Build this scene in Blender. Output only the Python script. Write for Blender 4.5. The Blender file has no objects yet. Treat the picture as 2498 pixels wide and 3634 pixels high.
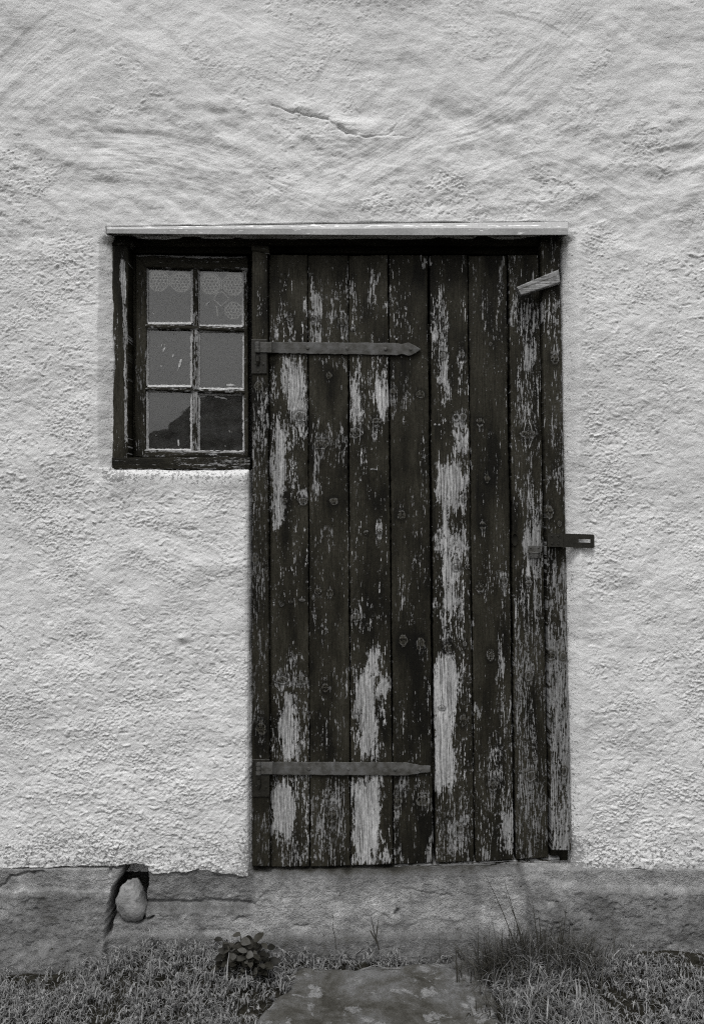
import bpy, math, random
import numpy as np
from mathutils import Vector
rad = math.radians
scene = bpy.context.scene
col = scene.collection

# ------------------------------------------------------------------ camera, sky, sun, exposure
S = 0.00088            # metres per photo pixel on the wall plane
D = 2.6                # camera distance from the wall plane (y = 0)
ZC = 1.37              # camera height
cam = bpy.data.cameras.new('camera'); co = bpy.data.objects.new('camera', cam); col.objects.link(co)
co.location = (0, -D, ZC); co.rotation_euler = (rad(90), 0, 0)
cam.sensor_fit = 'VERTICAL'; cam.sensor_height = 36.0
cam.lens = 18.0 * D / (1817 * S)
cam.clip_start = 0.05; cam.clip_end = 20000
scene.camera = co

SUN_EL, SUN_AZ = 62.0, 14.0        # azimuth: degrees left of the straight-on direction
world = bpy.data.worlds.new('World'); scene.world = world; world.use_nodes = True
wn = world.node_tree; wn.nodes.clear()
wo = wn.nodes.new('ShaderNodeOutputWorld'); bg = wn.nodes.new('ShaderNodeBackground')
sky = wn.nodes.new('ShaderNodeTexSky'); sky.sky_type = 'NISHITA'; sky.sun_disc = False
sky.sun_elevation = rad(SUN_EL); sky.sun_rotation = rad(180 + SUN_AZ)
sky.air_density = 1.5; sky.dust_density = 4.0
bw = wn.nodes.new('ShaderNodeRGBToBW')          # a black-and-white photograph: a grey sky
wn.links.new(sky.outputs[0], bw.inputs[0]); wn.links.new(bw.outputs[0], bg.inputs[0])
bg.inputs[1].default_value = 0.15
wn.links.new(bg.outputs[0], wo.inputs[0])
sl = bpy.data.lights.new('sun', 'SUN'); sl.energy = 1.25; sl.angle = rad(10); sl.color = (1, .99, .97)
so = bpy.data.objects.new('sun', sl); col.objects.link(so)
a, e = rad(SUN_AZ), rad(SUN_EL)
tosun = Vector((-math.sin(a) * math.cos(e), -math.cos(a) * math.cos(e), math.sin(e)))
so.rotation_euler = tosun.to_track_quat('Z', 'Y').to_euler()
scene.view_settings.view_transform = 'Standard'; scene.view_settings.look = 'None'
scene.view_settings.exposure = -0.03; scene.view_settings.gamma = 1.0
scene.render.engine = 'CYCLES'; scene.cycles.use_denoising = False; scene.cycles.filter_width = 1.15

# ------------------------------------------------------------------ helpers
def P(u, v, y=0.0):
    k = (D + y) / D
    return ((u - 1249) * S * k, y, ZC + (1817 - v) * S * k)
def U(x): return x / S + 1249
def V(z): return 1817 - (z - ZC) / S
def UX(u): return (u - 1249) * S
def VZ(v): return ZC + (1817 - v) * S

def _h(ix, iy, seed):
    h = (ix.astype(np.int64) * 374761393 + iy.astype(np.int64) * 668265263 + seed * 2246822519) & 0xffffffff
    h = ((h ^ (h >> 13)) * 1274126177) & 0xffffffff
    return (h ^ (h >> 16)) & 0xffffffff
def perlin(x, y, seed=0):
    x, y = np.broadcast_arrays(np.asarray(x, float), np.asarray(y, float))
    ix = np.floor(x); iy = np.floor(y); fx = x - ix; fy = y - iy
    ux = fx * fx * fx * (fx * (fx * 6 - 15) + 10); uy = fy * fy * fy * (fy * (fy * 6 - 15) + 10)
    def g(dx, dy):
        a = _h(ix + dx, iy + dy, seed) * (2 * math.pi / 4294967296.0)
        return np.cos(a) * (fx - dx) + np.sin(a) * (fy - dy)
    n0 = g(0, 0); n0 = n0 + ux * (g(1, 0) - n0)
    n1 = g(0, 1); n1 = n1 + ux * (g(1, 1) - n1)
    return (n0 + uy * (n1 - n0)) * 1.5
def fbm(x, y, seed=0, octv=3, gain=.5):
    r = 0; a = 1.0
    for o in range(octv):
        r = r + a * perlin(x * 2 ** o, y * 2 ** o, seed + 17 * o); a *= gain
    return r
def ss(a, b, x):
    t = np.clip((x - a) / (b - a), 0, 1); return t * t * (3 - 2 * t)

def link(name, me, mat=None, parent=None):
    o = bpy.data.objects.new(name, me); col.objects.link(o)
    if mat is not None: me.materials.append(mat)
    if parent is not None: o.parent = parent
    return o
def np_mesh(name, verts, quads, attrs=None, smooth=True, tris=None):
    me = bpy.data.meshes.new(name)
    verts = np.asarray(verts, np.float32).reshape(-1, 3); quads = np.asarray(quads, np.int32).reshape(-1, 4)
    nt = 0 if tris is None else len(tris)
    me.vertices.add(len(verts)); me.vertices.foreach_set('co', verts.ravel())
    li = quads.ravel()
    st = np.arange(len(quads), dtype=np.int32) * 4
    if nt:
        tris = np.asarray(tris, np.int32); st = np.concatenate([st, len(li) + np.arange(nt, dtype=np.int32) * 3]); li = np.concatenate([li, tris.ravel()])
    me.loops.add(len(li)); me.loops.foreach_set('vertex_index', li.astype(np.int32))
    me.polygons.add(len(st)); me.polygons.foreach_set('loop_start', st)
    me.polygons.foreach_set('use_smooth', np.full(len(st), bool(smooth)))
    for k, a in (attrs or {}).items():
        a = np.asarray(a, np.float32)
        if a.ndim == 2:
            at = me.attributes.new(k, 'FLOAT_VECTOR', 'POINT'); at.data.foreach_set('vector', a.ravel())
        else:
            at = me.attributes.new(k, 'FLOAT', 'POINT'); at.data.foreach_set('value', a)
    me.update(calc_edges=True); me.validate()
    return me
def grid_faces(nx, nz, keep=None):
    i = np.arange(nz - 1)[:, None] * nx + np.arange(nx - 1)[None, :]
    q = np.stack([i, i + 1, i + 1 + nx, i + nx], -1)
    return q.reshape(-1, 4) if keep is None else q[keep]
class MB:
    """collects pieces into ONE mesh"""
    def __init__(s): s.v = []; s.q = []; s.t = []; s.n = 0; s.at = {}
    def add(s, v, q, at=None, t=None):
        v = np.asarray(v, float).reshape(-1, 3)
        if q is not None and len(q): s.q.append(np.asarray(q) + s.n)
        if t is not None and len(t): s.t.append(np.asarray(t) + s.n)
        s.v.append(v); s.n += len(v)
        for k, a in (at or {}).items(): s.at.setdefault(k, []).append(np.asarray(a, float))
        return s
    def build(s, name, mat, parent=None, smooth=True):
        q = np.concatenate(s.q) if s.q else np.zeros((0, 4), int)
        t = np.concatenate(s.t) if s.t else None
        at = {k: np.concatenate(a) for k, a in s.at.items()}
        return link(name, np_mesh(name, np.concatenate(s.v), q, at, smooth, t), mat, parent)
def box_v(x0, x1, y0, y1, z0, z1):
    v = [(x, y, z) for z in (z0, z1) for y in (y0, y1) for x in (x0, x1)]
    q = [(0, 1, 5, 4), (1, 3, 7, 5), (3, 2, 6, 7), (2, 0, 4, 6), (4, 5, 7, 6), (0, 2, 3, 1)]
    return v, q
def tag(o, label=None, cat=None, group=None, kind=None):
    if label: o['label'] = label
    if cat: o['category'] = cat
    if group: o['group'] = group
    if kind: o['kind'] = kind
    return o
def tube(mb, pts, r, n=6):
    pts = [Vector(p) for p in pts]; rings = []
    for i, p in enumerate(pts):
        d = (pts[min(i + 1, len(pts) - 1)] - pts[max(i - 1, 0)]).normalized()
        a = d.orthogonal().normalized(); b = d.cross(a); rr = r[i] if hasattr(r, '__len__') else r
        rings += [p + rr * (math.cos(2 * math.pi * k / n) * a + math.sin(2 * math.pi * k / n) * b) for k in range(n)]
    q = [(i * n + k, i * n + (k + 1) % n, (i + 1) * n + (k + 1) % n, (i + 1) * n + k) for i in range(len(pts) - 1) for k in range(n)]
    q += [(3, 2, 1, 0)] if n == 4 else []
    mb.add([tuple(v) for v in rings], q)

# ------------------------------------------------------------------ materials
class NT:
    def __init__(s, name):
        s.m = bpy.data.materials.new(name); s.m.use_nodes = True; s.t = s.m.node_tree
        s.t.nodes.clear(); s.out = s.t.nodes.new('ShaderNodeOutputMaterial')
    def n(s, ty, **k):
        nd = s.t.nodes.new('ShaderNode' + ty)
        for a, b in k.items(): setattr(nd, a, b)
        return nd
    def l(s, a, b): s.t.links.new(a, b)
    def put(s, val, inp):
        if hasattr(val, 'is_linked') or hasattr(val, 'links'): s.l(val, inp)
        else: inp.default_value = val
    def math(s, op, a, b=None, c=None, clamp=False):
        nd = s.n('Math', operation=op, use_clamp=clamp)
        s.put(a, nd.inputs[0])
        if b is not None: s.put(b, nd.inputs[1])
        if c is not None: s.put(c, nd.inputs[2])
        return nd.outputs[0]
    def attr(s, name, vec=False):
        nd = s.n('Attribute', attribute_name=name); return nd.outputs['Vector' if vec else 'Fac']
    def noise(s, vec, scale=1, detail=3, rough=.55, dist=0):
        nd = s.n('TexNoise'); s.put(vec, nd.inputs['Vector']); nd.inputs['Scale'].default_value = scale
        nd.inputs['Detail'].default_value = detail; nd.inputs['Roughness'].default_value = rough; nd.inputs['Distortion'].default_value = dist
        return nd.outputs['Fac']
    def vmul(s, vec, f):
        nd = s.n('VectorMath', operation='MULTIPLY'); s.put(vec, nd.inputs[0]); nd.inputs[1].default_value = f; return nd.outputs[0]
    def mr(s, x, a, b, c=0., d=1., smooth=False):
        nd = s.n('MapRange', clamp=True); nd.interpolation_type = 'SMOOTHSTEP' if smooth else 'LINEAR'
        s.put(x, nd.inputs[0])
        for i, k in enumerate((a, b, c, d)): s.put(k, nd.inputs[i + 1])
        return nd.outputs[0]
    def mix(s, f, a, b):
        nd = s.n('Mix', data_type='FLOAT'); s.put(f, nd.inputs[0]); s.put(a, nd.inputs[2]); s.put(b, nd.inputs[3]); return nd.outputs[0]
    def tint(s, val, warm=.5):
        """grey value -> colour with the photograph's faint olive warmth in the dark tones"""
        w = s.mr(val, 0.01, 0.13, warm, 0.0)
        cc = s.n('CombineColor')
        s.l(val, cc.inputs[0]); s.l(s.math('MULTIPLY', val, s.math('SUBTRACT', 1.0, s.math('MULTIPLY', w, .10))), cc.inputs[1])
        s.l(s.math('MULTIPLY', val, s.math('SUBTRACT', 1.0, s.math('MULTIPLY', w, .42))), cc.inputs[2])
        return cc.outputs[0]
    def bump(s, h, dist, strength=1., normal=None):
        nd = s.n('Bump'); s.l(h, nd.inputs['Height']); nd.inputs['Distance'].default_value = dist; nd.inputs['Strength'].default_value = strength
        if normal is not None: s.l(normal, nd.inputs['Normal'])
        return nd.outputs[0]
    def pbsdf(s, colr, rough=.8, spec=.3, normal=None, metallic=0., alpha=None):
        b = s.n('BsdfPrincipled'); s.put(colr, b.inputs['Base Color']); s.put(rough, b.inputs['Roughness'])
        s.put(spec, b.inputs['Specular IOR Level']); s.put(metallic, b.inputs['Metallic'])
        if normal is not None: s.l(normal, b.inputs['Normal'])
        s.l(b.outputs[0], s.out.inputs[0]); return b
    def obj(s): return s.n('TexCoord').outputs['Object']

def mat_wood(name='weathered_painted_wood'):
    t = NT(name)
    gc = t.attr('gc', True); wear = t.attr('wear'); tone = t.attr('tone'); kd = t.attr('kd')
    n1 = t.noise(t.vmul(gc, (55, 7, 5.5)), 1, 3, .6)
    n2 = t.noise(t.vmul(gc, (230, 13, 30)), 1, 4, .68)
    n3 = t.noise(t.vmul(gc, (170, 5, 95)), 1, 3, .65)
    gr = t.noise(t.vmul(gc, (430, 11, 11)), 1, 4, .72, .3)      # fine grain lines
    m = t.math('MULTIPLY_ADD', t.math('SUBTRACT', n1, .5), 1.0, wear)
    m = t.math('MULTIPLY_ADD', t.math('SUBTRACT', n2, .5), 2.2, m)
    m = t.math('MULTIPLY_ADD', t.math('SUBTRACT', n3, .5), 1.0, m)
    m = t.math('MULTIPLY_ADD', t.math('SUBTRACT', gr, .5), .9, m)
    bare = t.mr(m, .50, .57, smooth=True)
    # knots: kd = elliptic distance in knot radii
    ring = t.math('MULTIPLY', t.mr(kd, .62, .80), t.mr(kd, 1.16, 1.0))
    kn = t.noise(t.vmul(gc, (160, 3, 160)), 1, 2, .5)
    ring = t.math('MULTIPLY', ring, t.mr(kn, .40, .50))
    inside = t.mr(kd, .86, .70)
    bare = t.math('MAXIMUM', bare, t.math('MULTIPLY', ring, .68))
    halo = t.math('MULTIPLY', t.mr(kd, 1.9, 1.2), t.mr(kd, 1.05, 1.2))
    bare = t.math('MAXIMUM', bare, t.math('MULTIPLY', inside, t.mr(kn, .40, .55, .0, .8)))
    bare = t.math('MULTIPLY', bare, t.math('SUBTRACT', 1.0, t.math('MULTIPLY', halo, .7)))
    wcol = t.mr(gr, .37, .57, .11, .52)
    ck = t.noise(t.vmul(gc, (130, 19, 3.2)), 1, 3, .6)
    wcol = t.math('MULTIPLY', wcol, t.mr(t.math('ABSOLUTE', t.math('SUBTRACT', ck, .5)), .0, .016, .35, 1.))
    wcol = t.math('MULTIPLY', wcol, t.mr(n1, .3, .7, .75, 1.15))
    wcol = t.math('MULTIPLY', wcol, t.mr(n3, .35, .6, .74, 1.12))
    wcol = t.math('MULTIPLY', wcol, tone)
    wcol = t.math('MULTIPLY', wcol, t.mix(inside, 1.0, .52))
    rings = t.mr(t.math('SINE', t.math('MULTIPLY', kd, 26)), -1, 1, .55, 1.0)
    wcol = t.math('MULTIPLY', wcol, t.mix(t.mr(kd, 1.1, .9), 1.0, rings))
    pn = t.noise(t.vmul(gc, (16, 3, 5)), 1, 3, .5)
    pcol = t.mr(pn, .34, .66, .006, .036)
    pcol = t.math('MULTIPLY', pcol, t.mr(gr, .36, .5, .45, 1.15))
    pcol = t.math('MULTIPLY', pcol, t.mr(n3, .35, .6, .7, 1.1))
    pcol = t.math('MULTIPLY', pcol, t.mr(t.math('MULTIPLY_ADD', kn, 1.6, kd), 1.7, 3.1, .3, 1.))
    sy = t.n('SeparateXYZ'); t.l(gc, sy.inputs[0]); wn_ = t.n('TexWhiteNoise', noise_dimensions='1D'); t.l(sy.outputs[1], wn_.inputs['W'])
    pcol = t.math('MULTIPLY', pcol, t.mr(wn_.outputs[0], 0, 1, .72, 1.35))
    colv = t.mix(bare, pcol, wcol)
    h = t.math('MULTIPLY_ADD', gr, .8, t.math('MULTIPLY', bare, -.9))
    nb = t.bump(h, .0020, .95)
    t.pbsdf(t.tint(colv, 1.0), t.mix(bare, .72, .9), .18, nb)
    return t.m

def mat_plaster():
    t = NT('whitewashed_rough_plaster'); o = t.obj(); peel = t.attr('peel')
    f1 = t.noise(o, 330, 3, .65); f2 = t.noise(o, 120, 4, .6); big = t.noise(o, 2.3, 4, .6); mid = t.noise(t.vmul(o, (9, 9, 14)), 1, 4, .6)
    v = t.mr(big, .3, .7, .74, .84)
    v = t.math('MULTIPLY', v, t.mr(mid, .3, .7, .87, 1.05))
    v = t.math('MULTIPLY', v, t.mr(f1, .30, .44, .80, 1.0))
    pk = t.noise(o, 110, 3, .6)
    pm = t.mr(t.math('MULTIPLY_ADD', peel, .30, pk), .74, .77)
    v = t.mix(t.math('MULTIPLY', pm, .75), v, .25)
    h = t.math('MULTIPLY_ADD', f2, .7, t.math('MULTIPLY', f1, .75))
    h = t.math('MULTIPLY_ADD', pm, -.5, h)
    t.pbsdf(t.tint(v, .2), .95, .1, t.bump(h, .0030, .75))
    return t.m

def mat_concrete(name='rough_concrete', lo=.6, hi=1.25):
    t = NT(name); o = t.obj(); tone = t.attr('tone')
    a_ = t.noise(o, 7, 5, .6); b_ = t.noise(o, 45, 4, .65); c_ = t.noise(o, 260, 3, .6); d_ = t.noise(t.vmul(o, (20, 20, 45)), 1, 4, .6)
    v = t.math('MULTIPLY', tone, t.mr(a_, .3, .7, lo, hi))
    v = t.math('MULTIPLY', v, t.mr(b_, .3, .65, .78, 1.12))
    v = t.math('MULTIPLY', v, t.mr(c_, .3, .5, .62, 1.05))
    g_ = t.noise(o, 17, 6, .75, .6); k_ = t.noise(t.vmul(o, (60, 60, 90)), 1, 3, .6)
    v = t.math('MULTIPLY', v, t.mr(g_, .54, .59, 1.0, 1.28)); v = t.math('MULTIPLY', v, t.mr(g_, .40, .44, .80, 1.0))
    v = t.math('MULTIPLY', v, t.mr(k_, .27, .32, .35, 1.0))
    e_ = t.noise(o, 130, 4, .7); h = t.math('MULTIPLY_ADD', b_, .9, t.math('MULTIPLY', c_, .6)); h = t.math('MULTIPLY_ADD', d_, .6, h); h = t.math('MULTIPLY_ADD', e_, 1.0, h)
    t.pbsdf(t.tint(v, .5), .95, .12, t.bump(h, .0065, .85))
    return t.m

def mat_slab():
    t = NT('lichen_spotted_stone'); o = t.obj()
    a_ = t.noise(o, 5, 5, .65, .4); b_ = t.noise(o, 40, 4, .65); c_ = t.noise(o, 240, 3, .6)
    v = t.mr(a_, .38, .62, .055, .155)
    l1 = t.math('MULTIPLY', t.mr(t.noise(o, 11, 5, .7, .5), .56, .60), t.mr(c_, .3, .6, .5, 1.))
    v = t.mix(t.math('MULTIPLY', l1, .9), v, .25)
    v = t.math('MULTIPLY', v, t.mr(b_, .3, .65, .7, 1.15))
    v = t.math('MULTIPLY', v, t.mr(c_, .32, .5, .75, 1.05))
    t.pbsdf(t.tint(v, .6), .95, .12, t.bump(t.math('MULTIPLY_ADD', b_, 1.3, c_), .003, .8))
    return t.m

def mat_flat(name, val, rough=.8, spec=.2, warm=.5, nscale=60, lo=.7, hi=1.2, bump=.001, metallic=0., attr=None):
    t = NT(name); o = t.obj()
    a_ = t.noise(o, nscale, 4, .6); b_ = t.noise(o, nscale * 5, 3, .6)
    v = t.math('MULTIPLY', t.mr(a_, .3, .7, lo, hi), val)
    if attr: v = t.math('MULTIPLY', v, t.attr(attr))
    t.pbsdf(t.tint(v, warm), rough, spec, t.bump(t.math('MULTIPLY_ADD', b_, .5, a_), bump, .8), metallic)
    return t.m

def mat_leaf(name, warm=.5, rough=.7, trans=.25):
    t = NT(name); tone = t.attr('tone'); o = t.obj()
    v = t.math('MULTIPLY', tone, t.mr(t.noise(o, 90, 2, .5), .3, .7, .8, 1.2))
    c_ = t.tint(v, warm)
    b = t.n('BsdfPrincipled'); t.l(c_, b.inputs['Base Color']); b.inputs['Roughness'].default_value = rough; b.inputs['Specular IOR Level'].default_value = .2
    tr = t.n('BsdfTranslucent'); t.l(c_, tr.inputs[0]); mx = t.n('MixShader'); mx.inputs[0].default_value = trans
    t.l(b.outputs[0], mx.inputs[1]); t.l(tr.outputs[0], mx.inputs[2]); t.l(mx.outputs[0], t.out.inputs[0])
    return t.m

def mat_glass():
    t = NT('dusty_window_glass'); o = t.obj()
    fr = t.n('Fresnel'); fr.inputs['IOR'].default_value = 1.77
    wob = t.bump(t.noise(o, 9, 2, .5), .0006, .5); t.l(wob, fr.inputs['Normal'])
    tr = t.n('BsdfTransparent'); tr.inputs[0].default_value = (.98, .98, .97, 1)
    gl = t.n('BsdfGlossy'); gl.inputs['Roughness'].default_value = .015; t.l(wob, gl.inputs['Normal'])
    m1 = t.n('MixShader'); t.l(fr.outputs[0], m1.inputs[0]); t.l(tr.outputs[0], m1.inputs[1]); t.l(gl.outputs[0], m1.inputs[2])
    df = t.n('BsdfDiffuse'); df.inputs[0].default_value = (.35, .345, .33, 1)
    d1 = t.mr(t.noise(o, 22, 5, .7), .35, .75, .03, .10)
    sm = t.mr(t.noise(t.vmul(o, (90, 1, 45)), 1, 2, .5, .6), .735, .76, 0, .5)
    m2 = t.n('MixShader'); t.l(t.math('MAXIMUM', d1, sm), m2.inputs[0]); t.l(m1.outputs[0], m2.inputs[1]); t.l(df.outputs[0], m2.inputs[2])
    t.l(m2.outputs[0], t.out.inputs[0]); return t.m

def mat_flashing():
    t = NT('chipped_painted_sheet_metal'); o = t.obj()
    a_ = t.noise(t.vmul(o, (28, 40, 190)), 1, 3, .6, .3); b_ = t.noise(o, 150, 3, .6); s_ = t.noise(t.vmul(o, (7, 7, 20)), 1, 3, .6)
    v = t.mr(s_, .3, .7, .38, .50); v = t.math('MULTIPLY', v, t.mr(b_, .3, .6, .85, 1.05))
    sx = t.n('SeparateXYZ'); t.l(o, sx.inputs[0])
    zz = t.math('ABSOLUTE', t.math('SUBTRACT', t.math('MULTIPLY_ADD', sx.outputs[0], -.0016, sx.outputs[2]), VZ(810.5)))
    v = t.mix(t.mr(t.math('MULTIPLY_ADD', t.mr(zz, .005, .001), .13, a_), .655, .675), v, .93)
    v = t.mix(t.mr(t.noise(o, 60, 3, .6), .70, .73), v, .1)
    t.pbsdf(t.tint(v, .2), .6, .35, t.bump(b_, .0006, .6)); return t.m

def mat_terrain():
    t = NT('far_mountain_slope'); o = t.obj()
    v = t.mr(t.noise(t.vmul(o, (.012, .012, .03)), 1, 6, .7), .40, .60, .025, .14)
    t.pbsdf(t.tint(v, .5), 1., 0.); return t.m

M_wood = mat_wood(); M_plaster = mat_plaster(); M_conc = mat_concrete(); M_slab = mat_slab(); M_glass = mat_glass(); M_flash = mat_flashing()
M_iron = mat_flat('rusted_dark_iron', .092, .7, .25, .5, 45, .5, 1.5, .0012, 0.)
M_blackiron = mat_flat('black_iron', .016, .5, .4, .8, 90, .6, 1.5, .0008)
M_steel = mat_flat('dull_steel', .25, .5, .5, .3, 200, .7, 1.2, .0004)
M_lath = mat_flat('bare_grey_lath', .30, .9, .15, .3, 60, .7, 1.15, .001)
M_putty = mat_flat('old_white_putty', .50, .9, .15, .2, 140, .55, 1.25, .0015)
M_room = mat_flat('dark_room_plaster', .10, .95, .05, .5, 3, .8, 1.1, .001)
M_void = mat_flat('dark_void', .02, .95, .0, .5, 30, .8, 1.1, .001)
M_stone = mat_flat('grey_field_stone', .25, .95, .1, .4, 26, .55, 1.35, .008)
M_soil = mat_flat('dark_soil', .025, .95, .05, .7, 50, .5, 1.5, .006)
M_grass = mat_leaf('short_grass_leaf', .4); M_weed = mat_leaf('weed_leaf', .7, .55, .15)
M_lace = mat_flat('cotton_lace', .9, .9, .1, .2, 200, .85, 1.1, .0003)
M_terrain = mat_terrain()

# ------------------------------------------------------------------ the opening outline (photo pixels on the wall plane)
OPEN = [(396, 822), (2000, 822), (2001, 1400), (2006, 1900), (2016, 2300), (2030, 2800), (2036, 3300), (890, 3300),
        (888, 2400), (884, 1672), (397, 1670)]
def sdist(u, v, poly):
    """signed distance (negative inside) in pixels"""
    d = np.full(u.shape, 1e9); ins = np.zeros(u.shape, bool); n = len(poly)
    for i in range(n):
        ax, ay = poly[i]; bx, by = poly[(i + 1) % n]
        ex, ey = bx - ax, by - ay; t = np.clip(((u - ax) * ex + (v - ay) * ey) / (ex * ex + ey * ey), 0, 1)
        d = np.minimum(d, (u - ax - t * ex) ** 2 + (v - ay - t * ey) ** 2)
        if ay != by:
            c = ((ay > v) != (by > v)) & (u < (bx - ax) * (v - ay) / (by - ay) + ax); ins ^= c
    d = np.sqrt(d); return np.where(ins, -d, d)
def axis(lo, hi, step, far_lo, far_hi, g=1.05):
    mid = np.arange(lo, hi + step / 2, step); a = []; x = lo; s = step
    while x > far_lo: s *= g; x -= s; a.append(x)
    b = []; x = hi; s = step
    while x < far_hi: s *= g; x += s; b.append(x)
    return np.concatenate([np.array(a[::-1]), mid, np.array(b)])

# ================================================================== HOUSE
house = bpy.data.objects.new('house', None); col.objects.link(house); house.location = (0, 0, 0)
tag(house, 'whitewashed rough plaster house front with a peeling dark plank door and a small window', 'house')

# ---- plaster wall: one displaced sheet
def build_wall():
    rng = np.random.default_rng(11)
    xs = axis(-1.22, 1.22, .0024, -4.5, 4.5); zs = axis(.225, 3.05, .0024, .12, 5.0)
    X, Z = np.meshgrid(xs, zs); u = U(X); v = V(Z)
    # roughness map: smoother towards the top, roughest above the door and low on the wall
    rough = .55 + .45 * ss(380, 640, v) + .25 * ss(2300, 3000, v)
    rough = 1.1 * rough * (1 + .55 * fbm(X * 2.2, Z * 3.2, 5, 2)) 
    rough -= .25 * ss(2050, 2400, u) * ss(900, 1100, v)
    comb = np.zeros_like(X)
    def stroke(cx, cz, R, ang, span, w, amp, freq, sm=.6):
        # arc of trowel or brush: centre of curvature lies R away, at right angles to direction ang
        ox = cx - R * math.cos(ang + math.pi / 2); oz = cz - R * math.sin(ang + math.pi / 2)
        L = abs(R) * span + w
        i0, i1 = np.searchsorted(xs, [cx - L, cx + L]); j0, j1 = np.searchsorted(zs, [cz - L, cz + L])
        if i1 - i0 < 3 or j1 - j0 < 3: return
        x = X[j0:j1, i0:i1] - ox; z = Z[j0:j1, i0:i1] - oz
        r = np.hypot(x, z); th = np.arctan2(z, x) - (ang + math.pi / 2 if R > 0 else ang - math.pi / 2)
        th = (th + math.pi) % (2 * math.pi) - math.pi
        t_ = (r - abs(R)) / w; s_ = th / span
        win = ss(1, .65, np.abs(t_)) * ss(1, .5, np.abs(s_))
        sd = int(rng.integers(1e6))
        f = perlin(t_ * w * freq, s_ * span * abs(R) * 6, sd) + .6 * perlin(t_ * w * freq * 2.3, s_ * span * abs(R) * 9, sd + 3)
        comb[j0:j1, i0:i1] += win * f * amp
        rough[j0:j1, i0:i1] *= 1 - sm * win
        comb[j0:j1, i0:i1] += win * t_ * w * rng.uniform(-.09, .09)
        comb[j0:j1, i0:i1] += .0011 * ss(.75, 1, t_) * ss(1.35, 1, t_) * ss(1, .5, np.abs(s_)) * (amp / .001)
    for k in range(70):
        vv = rng.uniform(0, 820); uu = rng.uniform(-100, 2600)
        ang = rad(rng.choice([38, 42, 50, -30, -38, 10, 170]) + rng.uniform(-12, 12))
        stroke(UX(uu), VZ(vv), rng.choice([-1, 1]) * rng.uniform(.2, .7), ang, rng.uniform(.2, .5), rng.uniform(.03, .11), rng.uniform(.0002, .0007), rng.uniform(90, 220), .65)
    for k in range(30):     # long sweeping combings in the band above the lintel
        vv = rng.uniform(430, 790); uu = rng.uniform(-50, 2600)
        ang = rad((20 if uu > 1350 else -10) + rng.uniform(-14, 14))
        stroke(UX(uu), VZ(vv), rng.choice([-1, 1]) * rng.uniform(.35, .9), ang, rng.uniform(.15, .4), rng.uniform(.02, .06), rng.uniform(.0004, .0009), rng.uniform(90, 180), .15)
    for k in range(34):
        vv = rng.uniform(850, 3000); uu = rng.choice([rng.uniform(0, 380), rng.uniform(300, 860) if vv > 1750 else 100, rng.uniform(2080, 2500)])
        ang = rad(rng.choice([-32, -25, 35, -60]) + rng.uniform(-14, 14))
        stroke(UX(uu), VZ(vv), rng.choice([-1, 1]) * rng.uniform(.3, .8), ang, rng.uniform(.1, .3), rng.uniform(.015, .045), rng.uniform(.0005, .0009), rng.uniform(90, 170), .3)
    # named trowel marks seen in the photograph
    for (uu, vv, R, deg, sp, w, am) in [(120, 330, .9, 40, .3, .07, .0011), (60, 210, 1.2, 44, .22, .05, .0010), (950, 110, -.35, -28, .5, .06, .0011),
                                        (1950, 130, 1.4, 50, .16, .09, .0012), (1830, 260, .5, 38, .3, .05, .0009), (1720, 430, -.6, 25, .4, .06, .0012),
                                        (330, 150, -.5, 22, .3, .05, .0009), (230, 420, 1.5, -48, .15, .07, .0006), (2150, 640, 1.2, -30, .2, .05, .001),
                                        (560, 560, 1.2, -8, .3, .09, .0014), (1330, 560, -.9, 28, .3, .09, .0013)]:
        stroke(UX(uu), VZ(vv), R, rad(deg), sp, w, am, 130, .6)
    # edge margin: trowelled smooth round the opening
    ue = u + 3.5 * fbm(X * 9, Z * 9, 77, 3); ve = v + 4 * fbm(X * 9, Z * 9, 78, 3)
    sd = sdist(ue, ve, OPEN)
    side = ss(820, 880, v)
    margin = ss(95, 30, sd) * (side * ss(0, 1, (u > 1400) * 1. + (v < 1700) * .7) + .35)
    rough *= 1 - .65 * np.clip(margin, 0, 1)
    rough = np.clip(rough, .12, 1.6) * (1 - .9 * np.exp(-((u - 2072) / 50) ** 2 - ((v - 1920) / 30) ** 2))
    # relief
    h = .010 * fbm(X * 1.5 + 3, Z * 1.9, 1, 3) + .0038 * fbm(X * 6, Z * 7.0, 2, 2)
    band = .35 + ss(260, 480, v) * ss(1000, 760, v)
    h += .0030 * band * fbm(X * 10 + Z * 3, Z * 14 - X * 4 * np.where(u > 1250, 1, -.4), 3, 3)
    wx = X + .006 * perlin(X * 30, Z * 30, 21); wz = Z + .006 * perlin(X * 30, Z * 30, 22)
    ca, sa = math.cos(.30), math.sin(.30)
    sgn = np.where(u > 1250, -1., 1.)
    a1 = wx * ca + wz * sa * sgn; b1 = -wx * sa * sgn + wz * ca
    g1 = perlin(a1 * 62, b1 * 88, 31); g2 = perlin(a1 * 112, b1 * 150, 32); g3 = perlin(wx * 205, wz * 240, 33); g4 = perlin(X * 150, Z * 185, 34)
    patchy = np.clip(.62 + 1.15 * fbm(X * 6.5 + Z * 2 * sgn, Z * 11, 36, 3), .12, 1.5)
    gran = .0009 * ss(-.10, .40, g1) + patchy * (.0012 * ss(-.05, .35, g2) + .0010 * ss(.0, .38, g3) + .0007 * ss(-.1, .4, g4))
    spots = -.0035 * ss(.42, .62, perlin(wx * 70, wz * 85, 41)) + .003 * ss(.40, .6, perlin(wx * 48, wz * 66, 43))
    h += .0012 * fbm(X * 26, Z * 34, 37, 2)
    lipq = 1 - .7 * ss(60, 20, np.abs(v - 1700)) * ss(380, 420, u) * ss(900, 880, u)
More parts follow.
